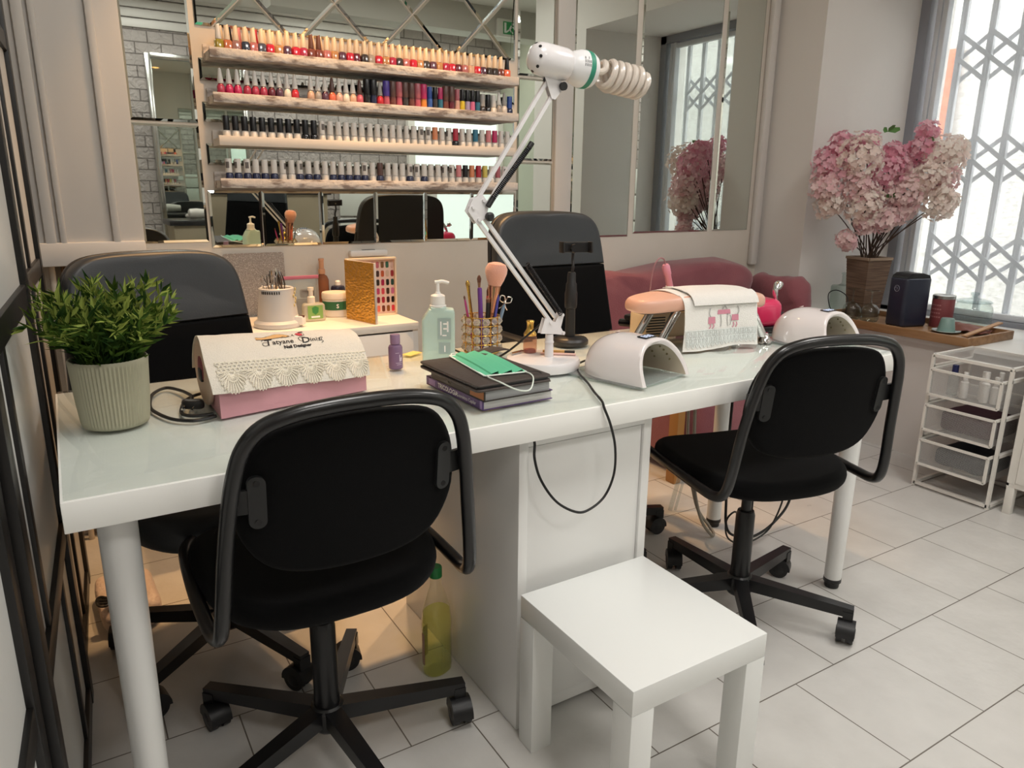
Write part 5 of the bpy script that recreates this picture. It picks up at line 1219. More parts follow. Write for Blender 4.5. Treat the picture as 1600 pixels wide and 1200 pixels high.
g = G(); g.box((0, -.014, .0245), (.05, .014, .002)); g.obj('slot', BLACK, t)

# ================================================================= window sill: tray, vase, bouquet and the rest
SZ = SILL + .0001
t = thing('tray', 'long shallow wooden tray on the window sill', 'tray', (3.375, .80, SZ))
WOOD = mat('tray_wood', 'a07b58', .5, vary=('86623f', 5, .35, .65, (8, 1, 8)))
g = G(); g.box((0, 0, .007), (.37, .76, .014), r=.002); g.obj('bottom', WOOD, t)
g = G()
for x in (-.180, .180): g.box((x, 0, .019), (.014, .76, .038), r=.003)
for y in (-.374, .374): g.box((0, y, .019), (.372, .014, .038), r=.003)
g.obj('rim', WOOD, t)
TR = SZ + .0142
t = thing('vase', 'tall square brown woven vase on the window sill tray', 'vase', (3.462, 1.08, TR), RAD(-12))
g = G(); a, b = .052, .072; H_ = .288
P = [[(s * (a + (b - a) * k / 40), r_ * (a + (b - a) * k / 40), H_ * k / 40) for s, r_ in ((-1, -1), (1, -1), (1, 1), (-1, 1))] for k in range(41)]
R = [[g.v((x * (1 + .012 * (k % 2)), y * (1 + .012 * (k % 2)), z_)) for x, y, z_ in row] for k, row in enumerate(P)]
for A, B in zip(R, R[1:]):
    for i in range(4): g.f([A[i], A[(i + 1) % 4], B[(i + 1) % 4], B[i]])
g.f(R[0][::-1])
I = [g.v((x * .9, y * .9, H_)) for x, y, z_ in P[-1]]; J = [g.v((x * .85, y * .85, .03)) for x, y, z_ in P[0]]
for i in range(4): g.f([R[-1][i], R[-1][(i + 1) % 4], I[(i + 1) % 4], I[i]]); g.f([I[i], I[(i + 1) % 4], J[(i + 1) % 4], J[i]])
g.f(J); g.obj('body', mat('woven_brown', '77604e', .8, vary=('5f4a3c', 10, .4, .6, (1, 1, 22))), t, recalc=False, sharp=20)
g = G()
for i in range(4):
    p, q = V(P[-1][i]), V(P[-1][(i + 1) % 4]); g.bar(p, q, .014, .012)
g.obj('rim', mat('woven_rim', '94806c', .8), t)
# bouquet
bt = thing('bouquet', 'large bunch of pink and white artificial cherry blossom in the woven vase', 'flowers', (3.462, 1.08, TR + .04))
rt = V((.8525, -.5227, 0)).normalized(); fw = V((.525, .851, 0)).normalized()
PW = [leafy('blush_petal', 'f6e9e2'), leafy('cream_petal', 'f7f0e8')]; PP = [leafy('pink_petal', 'f3cad4'), leafy('rose_petal', 'ecb0c2')]; PM = [leafy('pale_pink_petal', 'f4e0de'), leafy('dusty_petal', 'f0d0d3')]
# clusters: (right, up, toward the room, radius, petals) in metres from the bouquet axis
CL = [(-.30, .50, .10, .085, PP), (-.20, .53, .16, .105, PW), (-.32, .40, .12, .075, PM), (-.25, .58, .08, .06, PP), (-.12, .60, .06, .05, PP), (-.19, .39, .17, .07, PM), (-.30, .315, .12, .062, PW), (-.15, .315, .18, .088, PW), (-.02, .47, .10, .08, PP), (.0, .54, .08, .06, PP), (.05, .37, .16, .085, PM),
      (.15, .56, .08, .065, PP), (.18, .64, .06, .05, PP), (.24, .53, .12, .10, PW), (.31, .56, .08, .06, PW), (.14, .43, .18, .085, PW), (.24, .43, .14, .07, PM), (.21, .33, .18, .08, PW), (.29, .33, .12, .055, PW), (-.04, .25, .16, .06, PM), (-.13, .23, .16, .045, PM), (.03, .28, .14, .06, PM), (-.20, .15, .14, .045, PM), (.10, .31, .10, .05, PM), (-.06, .38, .06, .08, PM), (.12, .50, .0, .08, PM)]
rnd = random.Random(3)
def petal(g, c, dirn, n, l, w):
    s = n.cross(dirn).normalized() * w
    A = g.v(c); B = g.v(c + dirn * l * .55 + s + n * .25 * l); D = g.v(c + dirn * l * .55 - s + n * .25 * l); M = g.v(c + dirn * l * .6 + n * .12 * l); E1 = g.v(c + dirn * l + s * .5 + n * .42 * l); E2 = g.v(c + dirn * l - s * .5 + n * .42 * l)
    g.f([A, B, M]); g.f([A, M, D]); g.f([B, E1, M]); g.f([M, E1, E2]); g.f([M, E2, D])
for r_, u_, f_, R0, pm in CL:
    r_ *= .93; c = rt * r_ - fw * f_ + V((0, 0, u_ + .19)); g = G(); nfl = int(40 + 9500 * R0 * R0)
    for k in range(nfl):
        z_ = 1 - 2 * (k + .5) / nfl; a = k * 2.39996; q = V((math.sqrt(1 - z_ * z_) * cos(a), math.sqrt(1 - z_ * z_) * sin(a), z_)); p = c + q * R0 * rnd.uniform(.62, 1.08)
        n = (q + V((rnd.uniform(-.5, .5), rnd.uniform(-.5, .5), rnd.uniform(-.3, .5)))).normalized(); o = n.orthogonal().normalized(); a0 = rnd.uniform(0, 6)
        g.mi = 0 if rnd.random() < .62 else 1; l = rnd.uniform(.013, .020)
        for j in range(5): petal(g, p, MX.Rotation(a0 + j * 1.2566, 3, n) @ o, n, l, l * .42)
        if rnd.random() < .6:
            for j in range(4): petal(g, p + n * .002, MX.Rotation(a0 + .6 + j * 1.57, 3, n) @ o, (n).normalized(), l * .6, l * .3)
    g.obj('blossom_cluster', pm, bt, recalc=False)
STEM = mat('brown_stem', '4b3a30', .7)
for k, (r_, u_, f_, R0, pm) in enumerate(CL):
    c = rt * r_ * .93 - fw * f_ + V((0, 0, u_ + .19)); b = V((.030 * sin(k * 1.7), .030 * cos(k * 1.7), 0)); m = V((.042 * sin(k * 1.7), .042 * cos(k * 1.7), .24)).lerp(rt * r_ * .12 + V((0, 0, .24)), .5)
    g = G(); g.tube(catmull([b, m, m.lerp(c, .5) + V((0, 0, .02)), c], 5), .0028, 6); g.obj('stem', STEM, bt)
for x, u_, s in ((-.05, .64, 1), (.14, .60, .7), (.0, .35, .8), (-.14, .41, .6), (.2, .42, .5)):
    c = rt * x - fw * .12 + V((0, 0, u_ + .19)); g = G()
    for j in range(3):
        d = (rt * (-1 + j) + V((0, 0, .3)) - fw * .4).normalized(); n = fw * -1
        petal(g, c, d, n, .042 * s, .013 * s)
    g.obj('leaf', mat('blossom_leaf', '5d8a4a', .6), bt, recalc=False)
# glass things and the rest of the tray
t = thing('glass_bottle', 'square clear glass bottle beside the vase on the sill', 'bottle', (3.50, 1.225, SZ), RAD(-10))
g = G(); g.pad(rrect(.094, .094, .014), 0, .150, .012); g.lathe([(.03, .148), (.015, .158), (.0125, .163), (.0125, .205), (.0165, .206), (.0165, .214), (.013, .215)], n=24); g.obj('glass', GLASS, t)
def wineglass(loc, label, up):
    t = thing('wine_glass', label, 'glass', loc, group='upturned glasses on the tray'); pr = [(.036, 0), (.041, .012), (.044, .035), (.040, .06), (.026, .078), (.006, .085), (.0035, .09), (.0035, .138), (.008, .143), (.034, .147), (.034, .149)]
    g = G(); g.lathe(pr, n=32); g.obj('glass', GLASS, t)
wineglass((3.335, 1.055, TR), 'clear stemmed glass standing upside down on the tray, left of its twin', True); wineglass((3.345, .965, TR), 'clear stemmed glass standing upside down on the tray, closest to the dark coffee machine', True)
t = thing('wire_loop', 'thin black-rimmed loop of wire hanging beside the glass bottle', 'wire', (3.345, 1.16, TR))
g = G(); g.tube(catmull([(0, 0, .003), (-.03, .01, .06), (-.025, .02, .11), (.01, .0, .125), (.05, -.03, .095), (.045, -.04, .04), (.04, -.04, .003)], 6), .0025, 6); g.obj('wire', BLACK, t)
t = thing('coffee_machine', 'navy blue upright capsule coffee machine on the tray', 'appliance', (3.395, .815, TR), RAD(-14))
NV = mat('navy_lacquer', '252b3c', .3, coat=.3)
g = G(); g.pad(rrect(.15, .105, .018), .004, .222, .006); g.obj('body', NV, t)
g = G(); g.pad(rrect(.144, .100, .016), 0, .006, .002); g.obj('foot', BLACK, t)
g = G(); g.prism([(-.068, .0), (.068, .0), (.060, .018), (.02, .028), (-.045, .026), (-.064, .014)], -.046, .046, lambda p, q, k: (p, k, .218 + q)); g.obj('lid', BLACK, t)
g = G(); g.tube([(-.0758, .0 + .014 * cos(q), .175 + .014 * sin(q)) for q in [2 * pi * i / 20 for i in range(20)]], .0012, 5, True); g.tube([(-.076, .004 - .006 * cos(q), .175 + .006 * sin(q)) for q in [RAD(x) for x in range(-60, 200, 20)]], .001, 4); g.obj('emblem', mat('grey_emblem', '8f95a3', .4), t)
t = thing('can', 'dull red tin canister behind the coffee machine', 'can', (3.507, .712, TR))
g = G(); g.lathe([(.046, 0), (.047, .003), (.047, .13), (.045, .134)], n=32); g.obj('body', mat('red_tin', '7d3c40', .45), t)
g = G(); g.lathe([(.048, .132), (.048, .146), (.044, .148), (0, .146)], n=32); g.obj('lid', STEEL, t)
g = G(); F_ = lambda x, y, h: ((.0472 + h) * -cos(x / .0472), (.0472 + h) * -sin(x / .0472), y)
for k, z_ in enumerate((.1, .082, .064, .046)): 
    for i in range(6):
        a, b = -.03 + .01 * i - .012 + .003 * (k % 2), -.03 + .01 * i - .005 + .003 * (k % 2); g.f([g.v(F_(a, z_, .0002)), g.v(F_(b, z_, .0002)), g.v(F_(b, z_ + .006, .0002)), g.v(F_(a, z_ + .006, .0002))])
g.obj('print', mat('pinkish_print', 'a8787a', .6), t, recalc=False)
t = thing('cookie_jar', 'round clear glass jar with a knobbed lid near the window', 'jar', (3.66, .655, SZ))
g = G(); g.lathe([(.070, 0), (.080, .004), (.083, .02), (.083, .095), (.076, .112), (.068, .118), (.068, .124)], n=44); g.obj('glass', GLASS, t)
g = G(); g.lathe([(.076, .124), (.078, .128), (.070, .134), (.03, .142), (.012, .146), (.012, .156), (.018, .162), (.018, .168), (.010, .172), (0, .172)], n=44); g.obj('lid', clear('lid_glass', 'e8eeee', .02, .3), t)
t = thing('saucer', 'pale blue saucer under the upturned cup on the tray', 'plate', (3.375, .612, TR))
g = G(); g.lathe([(.03, 0), (.035, .002), (.058, .010), (.058, .012), (.034, .005), (0, .005)], n=36); g.obj('plate', mat('pale_blue_glaze', 'c3d2d2', .2), t)
t = thing('cup', 'sage green cup upside down on a saucer at the front of the tray', 'cup', (3.375, .612, TR + .0052))
g = G(); g.lathe([(.036, 0), (.036, .004), (.027, .056), (.024, .060), (0, .060)], n=32); g.obj('body', mat('sage_glaze', '7f9d97', .35), t)
t = thing('pouch', 'crumpled red-brown packet lying on the tray behind the cup', 'packet', (3.465, .575, TR))
g = G(); g.sheet(lambda u, v: (-.05 + .11 * u, -.09 + .2 * v, .004 + .026 * sin(pi * u) * sin(pi * v) + .012 * noise.noise(V((u * 4, v * 5, 2))) + .006), 14, 14, .003); g.obj('wrap', mat('red_brown_paper', '7a4a3e', .6), t, recalc=False)
t = thing('wooden_strip', 'thin pale wooden strip lying slantwise across the tray', 'stick', (3.40, .53, TR + .004))
g = G(); g.bar((-.07, -.02, .002), (.17, -.045, .044), .022, .006); g.obj('strip', mat('pale_wood', 'b98f68', .55), t)
t = thing('flower_pot', 'grey cylindrical pot on the window sill at the right edge', 'pot', (3.52, .285, SZ))
g = G(); g.lathe([(.062, 0), (.066, .004), (.066, .085)], n=40); g.obj('body', mat('grey_pot', '8c8a87', .5), t)
g = G(); g.lathe([(.068, .085), (.068, .108), (.06, .112), (0, .112)], n=40); g.obj('lid', mat('dark_grey_lid', '55565a', .3, metal=.4), t)

# ================================================================= floor things
t = thing('drink_bottle', 'clear bottle of yellow-green liquid with a green cap on the floor by the drawer unit', 'bottle', (.718, .325, 0), RAD(20))
bp = [(.030, 0), (.037, .004), (.038, .02), (.0375, .11), (.039, .135), (.034, .175), (.022, .215), (.0145, .240), (.0135, .262)]
g = G(); g.lathe(bp, n=36, sq=(2.4, .82)); g.obj('shell', clear('clear_pet', 'fdfefa', .03, .6), t)
g = G(); g.lathe([(.0, .003)] + [(r * .955, max(.003, z_)) for r, z_ in bp if z_ < .17] + [(.0335, .168), (0, .168)], n=32, sq=(2.4, .82)); g.obj('liquid', clear('lime_liquid', 'fbfccf', .05, .35, .16, 'f4f59a'), t)
g = G(); g.lathe([(.0155, .258), (.0155, .282), (.014, .285), (0, .285)], n=24); g.obj('cap', mat('green_cap', '1f7a3c', .4), t)
g = G(); g.sheet(lambda u, v: (-(.0392) * cos(.1 + 1.5 * u), .0392 * .84 * sin(.1 + 1.5 * u), .03 + .085 * v), 12, 4, .0004); g.obj('label_panel', mat('pale_label', 'b99a84', .6), t)
g = G()
for c in range(6):
    for r_ in range(11):
        a = -1.9 + c * .28; g.ball((.0372 * cos(a), .0372 * .83 * sin(a), .022 + r_ * .0088), .0026, u=6, w=4)
g.obj('grip_dots', clear('clear_pet', 'fdfefa', .03, .6), t)
t = thing('wrapped_pack', 'pale pink plastic-wrapped pack lying on the floor under the left of the table', 'package', (.088, 1.0, 0), RAD(3))
WRP = mat('pink_wrap', 'e2cfc6', .35, bump=(60, .5))
g = G(); g.pad(superellipse(.075, .125, 5, 44), 0, .075, .03, lambda p, q, z: (p, q, z + .012 * noise.noise(V((p * 20, q * 20, z * 20))))); g.obj('wrap', WRP, t)
t = thing('cord_bundle', 'small black bow of cord lying on the pink wrapped pack', 'cable', (.06, .915, .078))
g = G()
for k in range(4): g.tube(catmull([(0, 0, .006), (-.035, .01 * k - .02, .012 + .004 * k), (-.045, .0, .018), (-.01, .012, .012), (.03, -.01 + .008 * k, .014), (.045, .01, .012), (0, 0, .006)], 6), .004, 6)
g.ball((0, 0, .012), .014, (1.4, 1, .8)); g.obj('cord', BLACK, t)
GC = mat('grey_cord', 'a39a8c', .5)
cord('floor_cable', 'grey cable hanging in a long loop under the table near the sofa leg', [(1.72, .50, .68), (1.735, .50, .40), (1.752, .50, .22), (1.797, .50, .08), (1.846, .49, .010), (1.866, .50, .010), (1.862, .52, .03), (1.81, .54, .12), (1.77, .56, .35), (1.76, .56, .686)], .0055, GC)
cord('floor_cable', 'black cable hanging in the widest loop under the right end of the table', [(1.79, .40, .686), (1.775, .39, .42), (1.776, .38, .21), (1.79, .38, .10), (1.84, .38, .055), (1.93, .38, .032), (2.03, .38, .062), (2.10, .38, .135), (2.11, .385, .30), (2.03, .40, .5), (1.94, .42, .686)], .0045, CORD)
cord('floor_cable', 'thin black cable crossing the wide loop under the right end of the table', [(1.83, .36, .686), (1.835, .36, .3), (1.84, .36, .13), (1.80, .36, .16), (1.775, .37, .13), (1.80, .38, .06), (1.87, .38, .02), (1.95, .37, .03), (2.0, .36, .08), (2.04, .36, .2), (2.03, .38, .4), (1.92, .40, .686)], .003, CORD)
cord('floor_cable', 'short black cable ending in a plug under the right end of the table', [(1.93, .47, .686), (1.96, .45, .35), (1.965, .43, .18), (1.945, .41, .11)], .0028, CORD)
t = thing('clear_tube', 'clear plastic tube slanting to the floor under the table beside the sofa', 'tube', (1.87, .72, 0))
g = G(); g.tube([(0, 0, .006), (.06, .0, .21)], .008, 8); g.tube([(.016, -.01, .006), (.075, -.01, .21)], .005, 8); g.obj('tube', GLASS2, t)

# ================================================================= polish shelves
WASH = None
def washed():
    m = mat('whitewashed_wood', 'cdc6c0', .75, vary=('857a74', 34, .50, .62, (.45, 1.6, 1.6)), bump=(60, .3)); return m
SH = [(1.578, washed, 'whitewashed picture ledge at the top, crowded with cream-capped polish'), (1.446, washed, 'whitewashed picture ledge second from the top, with white cone caps and tall tubes'), (1.316, lambda: mat('ledge_white', 'd8d0c6', .5), 'plain white picture ledge third from the top'), (1.183, washed, 'whitewashed picture ledge at the bottom, with navy gel bottles')]
SX0, SX1, SY0, SY1 = .524, 1.66, 1.482, 1.5935
for k, (zt, mf, lab) in enumerate(SH):
    x0, x1 = (SX0, SX1) if k != 2 else (.530, 1.645)
    t = thing('picture_ledge', lab, 'shelf', ((x0 + x1) / 2, YB, zt - .030), group='polish ledges'); w = x1 - x0; m = mf()
    g = G(); g.box((0, (SY0 + SY1) / 2 - YB + .001, .0115), (w - .002, SY1 - SY0 - .018, .023)); g.obj('board', m, t)
    g = G(); g.box((0, SY0 - YB + .005, .015), (w, .010, .030), r=.0008); g.obj('front_lip', m, t)
    g = G(); g.box((0, SY1 - YB - .004, .026), (w, .008, .052), r=.0008); g.obj('back_rail', m, t)
ORD = ['first', 'second', 'third', 'fourth', 'fifth', 'sixth', 'seventh', 'eighth', 'ninth', 'tenth', 'eleventh', 'twelfth', 'thirteenth', 'fourteenth', 'fifteenth', 'sixteenth', 'seventeenth', 'eighteenth', 'nineteenth'] 
def ordn(i):
    tens = {20: 'twenty', 30: 'thirty', 40: 'forty', 50: 'fifty'}
    n = i + 1
    if n < 20: return ORD[n - 1]
    b = n // 10 * 10; return {20: 'twentieth', 30: 'thirtieth', 40: 'fortieth', 50: 'fiftieth'}[b] if n == b else tens[b] + '-' + ORD[n - b - 1]
_mc = {}
def bmesh_cached(key, build):
    if key not in _mc: _mc[key] = build()
    return _mc[key]
def lathe_mesh(name, prof, m, n=18, sq=None, slant=0.0, glossy=None):
    g = G(); g.lathe(prof, n=n, sq=sq)
    if slant:
        zt = max(z for r, z in prof)
        for v in g.bm.verts:
            if v.co.z > zt - .0005: v.co.z += slant * v.co.x
    return g.mesh(name, m)
PC = {'olive': '8c8233', 'copper': 'b06a4a', 'mauve': '8f6a68', 'navy': '2d3547', 'rosewood': 'a5686c', 'slate': '474b5e', 'crimson': 'b3283f', 'tan': 'a8805c', 'plum': '54384c', 'brown': '6e3f38', 'berry': '9c2f4c', 'wine': '5e2030', 'coral': 'd0694f', 'charcoal': '3a3638', 'grey': '98938f', 'nude': 'c7a692', 'ruby': 'c02f3c', 'magenta': 'b02458', 'blush': 'cfa79c', 'black': '1c1c20', 'milk': 'd9d4cc', 'indigo': '232a4e', 'violet': '4a3a8c', 'teal': '2f6f8c', 'orange': 'd88a3a', 'yellow': 'd9c23a', 'pink': 'd5729a', 'blue': '3d62b0', 'lilac': 'a99cc0', 'red': 'b8242f', 'rose': 'b9596c', 'white': 'dedad3'}
def pol_mat(c): return mat('polish_' + c, PC[c], .12, coat=.6)
CAPS = {'cream': mat('cream_cap', 'e8d3b8', .4), 'white': mat('white_cap', 'dcd9d4', .35), 'black': mat('black_cap', '17171a', .3), 'brown': mat('brown_cap', '6b4638', .4), 'pink': mat('pink_cap', 'd6878c', .4), 'red': mat('red_cap', 'b02c40', .35), 'blue': mat('blue_cap', '2f4f9c', .35), 'grey': mat('grey_cap', 'a39f9b', .35), 'rose': mat('rose_cap', 'b0606a', .3), 'violet': mat('violet_cap', '4d3c94', .3), 'magenta': mat('magenta_cap', 'bf2f66', .3), 'teal': mat('teal_cap', '2f7390', .35), 'sepia': mat('sepia_cap', '5d423c', .3), 'coral': mat('coral_cap', 'd98a62', .35), 'yellow': mat('yellow_cap', 'cdbf62', .35)}
STY = {
 'slim': ([(.0105, 0), (.0126, .002), (.0126, .030), (.0105, .034), (.007, .035)], [(.0092, .035), (.0097, .037), (.0066, .077), (.0058, .0785)], (5, .9), .55),
 'cone': ([(.0115, 0), (.0132, .003), (.0125, .026), (.0085, .034), (.006, .036)], [(.0096, .036), (.0100, .039), (.0048, .078), (.0025, .082), (0, .0825)], None, 0),
 'gel': ([(.0115, 0), (.0132, .002), (.0132, .020), (.0105, .025), (.0075, .026)], [(.0104, .026), (.0104, .068), (.0096, .070), (0, .070)], None, 0),
 'tube': ([(.0122, 0), (.0128, .002), (.0118, .022), (.0108, .034), (.0108, .036)], [(.0122, .036), (.0126, .038), (.0124, .084), (.0112, .087), (0, .087)], None, 0),
 'stick': ([(.0098, 0), (.0105, .002), (.0105, .038), (.0085, .040)], [(.0095, .040), (.0095, .078), (.0088, .080), (0, .080)], None, 0)}
def polish(style, colour, cap, x, y, z, label, group, rz=0.0):
    t = thing('polish_bottle', label, 'nail polish', (x, y, z), rz, group)
    bp_, cp_, sq, sl = STY[style]
    put('bottle', bmesh_cached((style, colour), lambda: lathe_mesh('polish_body', bp_, pol_mat(colour), 20, sq)), t)
    put('cap', bmesh_cached((style, 'cap', cap), lambda: lathe_mesh('polish_cap', cp_, CAPS[cap], 16, None, sl)), t)
    return t
def cap_print(t, rz):
    def build():
        g = G(); n = 4; A = [g.v((.01055 * sin(-.55 + 1.1 * i / n), -.01055 * cos(-.55 + 1.1 * i / n), .040)) for i in range(n + 1)]; B = [g.v((.01055 * sin(-.55 + 1.1 * i / n), -.01055 * cos(-.55 + 1.1 * i / n), .060)) for i in range(n + 1)]
        for i in range(n): g.f([A[i], A[i + 1], B[i + 1], B[i]])
        return g.mesh('cap_print', mat('cap_print_ink', '6f6a68', .6), recalc=False)
    put('cap_print', bmesh_cached('print', build), t, rot=(0, 0, rz))
rnd = random.Random(8)
# row 1: two staggered ranks of cream-capped bottles
Z1 = SH[0][0] - .007
front = 'olive copper mauve navy rosewood slate crimson tan plum crimson berry brown brown rosewood tan plum crimson wine charcoal grey crimson tan berry charcoal rosewood crimson tan charcoal plum tan berry crimson wine rosewood nude ruby plum charcoal charcoal brown coral'.split()
cap1 = {0: 'white', 2: 'cream', 11: 'brown', 12: 'brown', 40: 'black'}
for i, c in enumerate(front):
    x = .560 + i * .0264 + rnd.uniform(-.0015, .0015)
    if i >= 7: x += .004
    polish('slim', c, cap1.get(i, 'cream'), x, 1.5105, Z1, '%s nail polish, %s cap, %s from left in the top ledge front rank' % (c, cap1.get(i, 'cream'), ordn(i)), 'polish on the top ledge', rnd.uniform(-.3, .3))
back = [rnd.choice(['crimson', 'berry', 'nude', 'rosewood', 'plum', 'ruby', 'tan', 'wine']) for _ in range(40)]
capb = {1: 'black', 2: 'pink', 4: 'red', 39: 'black', 36: 'black'}
for i, c in enumerate(back):
    x = .573 + i * .0266 + rnd.uniform(-.002, .002)
    polish('slim', c, capb.get(i, 'cream'), x, 1.541, Z1, '%s nail polish, %s cap, %s from left in the top ledge rear rank' % (c, capb.get(i, 'cream'), ordn(i)), 'polish on the top ledge', rnd.uniform(-.4, .4))
# row 2
Z2 = SH[1][0] - .007; row2 = []
for i, c in enumerate('berry magenta magenta berry berry berry wine plum milk ruby'.split()): row2.append(('cone', c, 'white', .557 + i * .0285 - .004 * (i < 3)))
for i, (c, cp_) in enumerate([('nude', 'white'), ('grey', 'white'), ('plum', 'white'), ('coral', 'sepia'), ('blush', 'white'), ('milk', 'white'), ('nude', 'white'), ('rose', 'sepia')]): row2.append(('cone', c, cp_, .872 + i * .0272))
for i, (c, cp_, st) in enumerate([('black', 'black', 'tube'), ('indigo', 'black', 'tube'), ('red', 'grey', 'cone'), ('rose', 'violet', 'tube'), ('brown', 'sepia', 'tube'), ('rose', 'rose', 'tube'), ('charcoal', 'sepia', 'tube'), ('brown', 'sepia', 'tube'), ('rose', 'rose', 'tube'), ('orange', 'magenta', 'tube'), ('blue', 'blue', 'stick'), ('charcoal', 'black', 'stick'), ('teal', 'magenta', 'stick'), ('brown', 'sepia', 'tube'), ('wine', 'sepia', 'tube'), ('blush', 'rose', 'stick')]): row2.append((st, c, cp_, 1.092 + i * .0246))
for i, (c, cp_, st) in enumerate([('yellow', 'black', 'stick'), ('lilac', 'black', 'stick'), ('pink', 'black', 'stick'), ('teal', 'black', 'stick'), ('charcoal', 'grey', 'gel'), ('black', 'black', 'gel'), ('milk', 'white', 'gel'), ('grey', 'white', 'cone'), ('milk', 'grey', 'cone'), ('indigo', 'blue', 'gel')]): row2.append((st, c, cp_, 1.484 + i * .0262 * .62 + (.0035 * i if i > 3 else 0)))
row2 = [list(r) for r in row2]
for a, b in zip(row2, row2[1:]):
    if b[3] - a[3] < .0268: b[3] = a[3] + .0268 if a[0] not in ('stick',) else a[3] + .0240
kk_ = {'cone': 'bottle', 'tube': 'tall tube', 'stick': 'slim bottle', 'gel': 'short bottle'}
x_end = row2[-1][3]; sc = (1.632 - .557) / (x_end - .557)
for i, (st, c, cp_, x) in enumerate(row2):
    polish(st, c, cp_, .557 + (x - .557) * sc, 1.5075 if i % 2 or sc > .985 else 1.5075, Z2, '%s polish %s, %s cap, %s from left on the second ledge' % (c, kk_[st], cp_, ordn(i)), 'polish on the second ledge')
# row 3
Z3 = SH[2][0] - .007
N3 = 38
for i in range(N3):
    x = .560 + i * .0288 + (rnd.uniform(-.0008, .0008))
    if i < 11: c, cp_ = ('black' if i in (9, 10) else 'milk'), 'black'
    else: c, cp_ = 'milk', 'white'
    if i == 26: c, cp_ = 'milk', 'coral'
    if i == 29: c, cp_ = 'black', 'red'
    if i == 32: cp_ = 'teal'
    if i == 34: cp_ = 'pink'
    if i == 35: cp_ = 'magenta'
    b = polish('gel', c, cp_, x, 1.512, Z3, '%s gel polish with a %s cap, %s from the left on the white ledge' % (c, cp_, ordn(i)), 'gel polish on the white ledge', rnd.uniform(-1, 1))
    if cp_ == 'white' and rnd.random() < .35: cap_print(b, rnd.uniform(-1, 1))
# row 4
Z4 = SH[3][0] - .007
for i in range(37):
    x = .557 + i * .0293 + rnd.uniform(-.0008, .0008); c = 'indigo' if i < 19 and i not in (6, 7, 11, 17) else ('milk' if i < 21 or i > 23 else 'indigo')
    if i >= 21: c = 'milk' if i not in (22, 24) else 'indigo'
    cp_ = {18: 'sepia', 29: 'pink', 30: 'black', 31: 'coral', 32: 'red', 33: 'yellow', 35: 'rose'}.get(i, 'white')
    b = polish('gel', c, cp_, x, 1.512, Z4, '%s gel polish with a %s cap, %s from the left on the lowest ledge' % (c, cp_, ordn(i)), 'gel polish on the lowest ledge', rnd.uniform(-1, 1))
    if cp_ == 'white' and rnd.random() < .45: cap_print(b, rnd.uniform(-1, 1))

# ================================================================= back half of the salon, seen only in the mirrors
t = thing('standing_mirror', 'tall silver-framed mirror on the brick wall, reflected at the left', 'mirror', (1.26, YF + .026, .45), 0)
g = G()
for x in (-.38, .38): g.box((x, 0, .88), (.05, .05, 1.78), r=.012)
for z_ in (.012, 1.75): g.box((0, 0, z_), (.72, .05, .05), r=.012)
g.obj('frame', SILVER, t)
g = G(); g.box((0, -.005, .88), (.72, .012, 1.70)); g.obj('mirror_pane', MIRROR, t)
t = thing('styling_counter', 'beige counter with a dark top, reflected in the left mirrors', 'counter', (1.35, -2.12, 0))
g = G(); g.box((0, 0, .88), (1.1, .42, .04), r=.004); g.obj('top', mat('dark_counter', '2b2a2c', .25), t)
g = G(); g.box((0, 0, .43), (1.04, .38, .86), r=.003); g.obj('body', mat('beige_cabinet', 'a89a82', .6), t)
t = thing('hair_dryer', 'pale hair dryer lying on the reflected counter', 'appliance', (1.02, -2.06, .902))
g = G(); g.lathe([(.025, 0), (.038, .01), (.042, .06), (.034, .13), (.028, .17)], (-.06, 0, .043), 20, axis=(1, 0, 0)); g.obj('barrel', mat('pale_dryer', 'cfcac2', .3), t)
g = G(); g.tube([(-.02, 0, .03), (-.05, -.12, .022)], .018, 10); g.obj('handle', mat('pale_dryer', 'cfcac2', .3), t)
t = thing('waste_bin', 'steel pedal bin with a black lid, reflected at the right of the lowest mirrors', 'bin', (2.30, -1.15, 0))
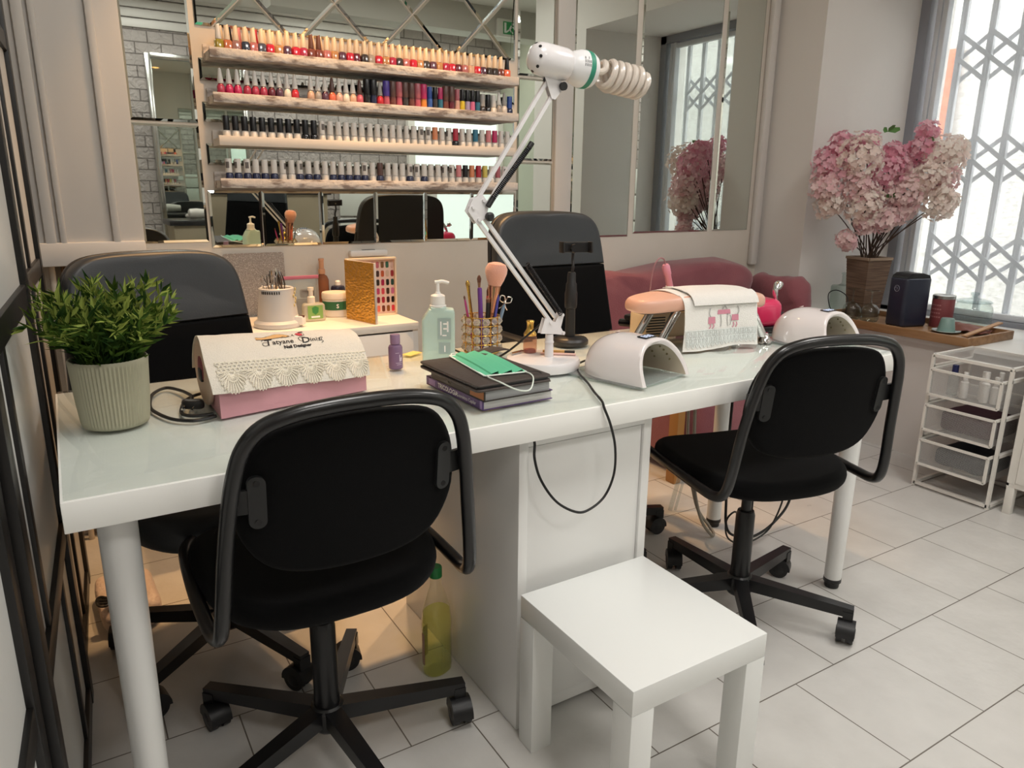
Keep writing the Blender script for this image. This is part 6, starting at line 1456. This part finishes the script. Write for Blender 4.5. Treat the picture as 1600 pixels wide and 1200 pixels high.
g = G(); g.lathe([(.15, 0), (.155, .01), (.155, .55)], n=36); g.obj('body', STEEL, t)
g = G(); g.lathe([(.16, .55), (.16, .60), (.14, .63), (0, .64)], n=36); g.obj('lid', BLACK, t)
t = thing('exit_sign', 'green running-man exit sign high on the beam, reflected in the upper mirrors', 'sign', (3.62, -1.64, CEIL - .16))
g = G(); g.box((0, .02, 0), (.24, .035, .14), r=.004); g.obj('housing', WMETAL, t)
g = G(); g.box((.02, .039, 0), (.17, .004, .10)); g.obj('sign_face', mat('exit_green', '2f7a48', .4, emit=('2c9a50', .12)), t)
g = G()
g.ball((.03, .0415, .035), .012, (1, .2, 1), 10, 8); g.bar((.02, .042, .02), (.0, .042, -.01), .018, .002, up=(0, 1, 0)); g.bar((0, .042, -.01), (.03, .042, -.04), .012, .002, up=(0, 1, 0)); g.bar((0, .042, -.01), (-.035, .042, -.035), .012, .002, up=(0, 1, 0)); g.bar((.018, .042, .015), (.05, .042, .0), .009, .002, up=(0, 1, 0)); g.bar((-.045, .042, -.04), (-.045, .042, .04), .02, .002, up=(0, 1, 0)); g.obj('pictogram', mat('white_print', 'f2f2f0', .6), t)
for nm, lab, z0, h, w, c1 in (('wall_picture', 'wooden-framed pale picture on the reflected sage wall, above the green one', 1.90, .54, .50, 'c4c6cc'), ('wall_picture', 'white-framed green picture on the reflected sage wall, below the pale one', 1.52, .34, .30, '5f8a5e')):
    t = thing(nm, lab, 'picture', (XR - .001, -1.44 if h > .5 else -1.53, z0))
    fm = mat('oak_frame', '9a7a55', .5) if 'wooden' in lab else WMETAL
    g = G()
    for y in (-w / 2, w / 2): g.box((-.012, y, h / 2), (.024, .025, h + .025))
    for z_ in (0, h): g.box((-.012, 0, z_), (.024, w, .025))
    g.obj('frame', fm, t)
    g = G(); g.box((-.006, 0, h / 2), (.008, w - .02, h - .02)); g.obj('print', mat('print_' + c1, c1, .6, vary=('e4dccb', 4, .4, .6)), t)
office_chair((1.15, -1.42), RAD(25), 40, 0, 'black high-back salon chair reflected in the lower left mirror', False)
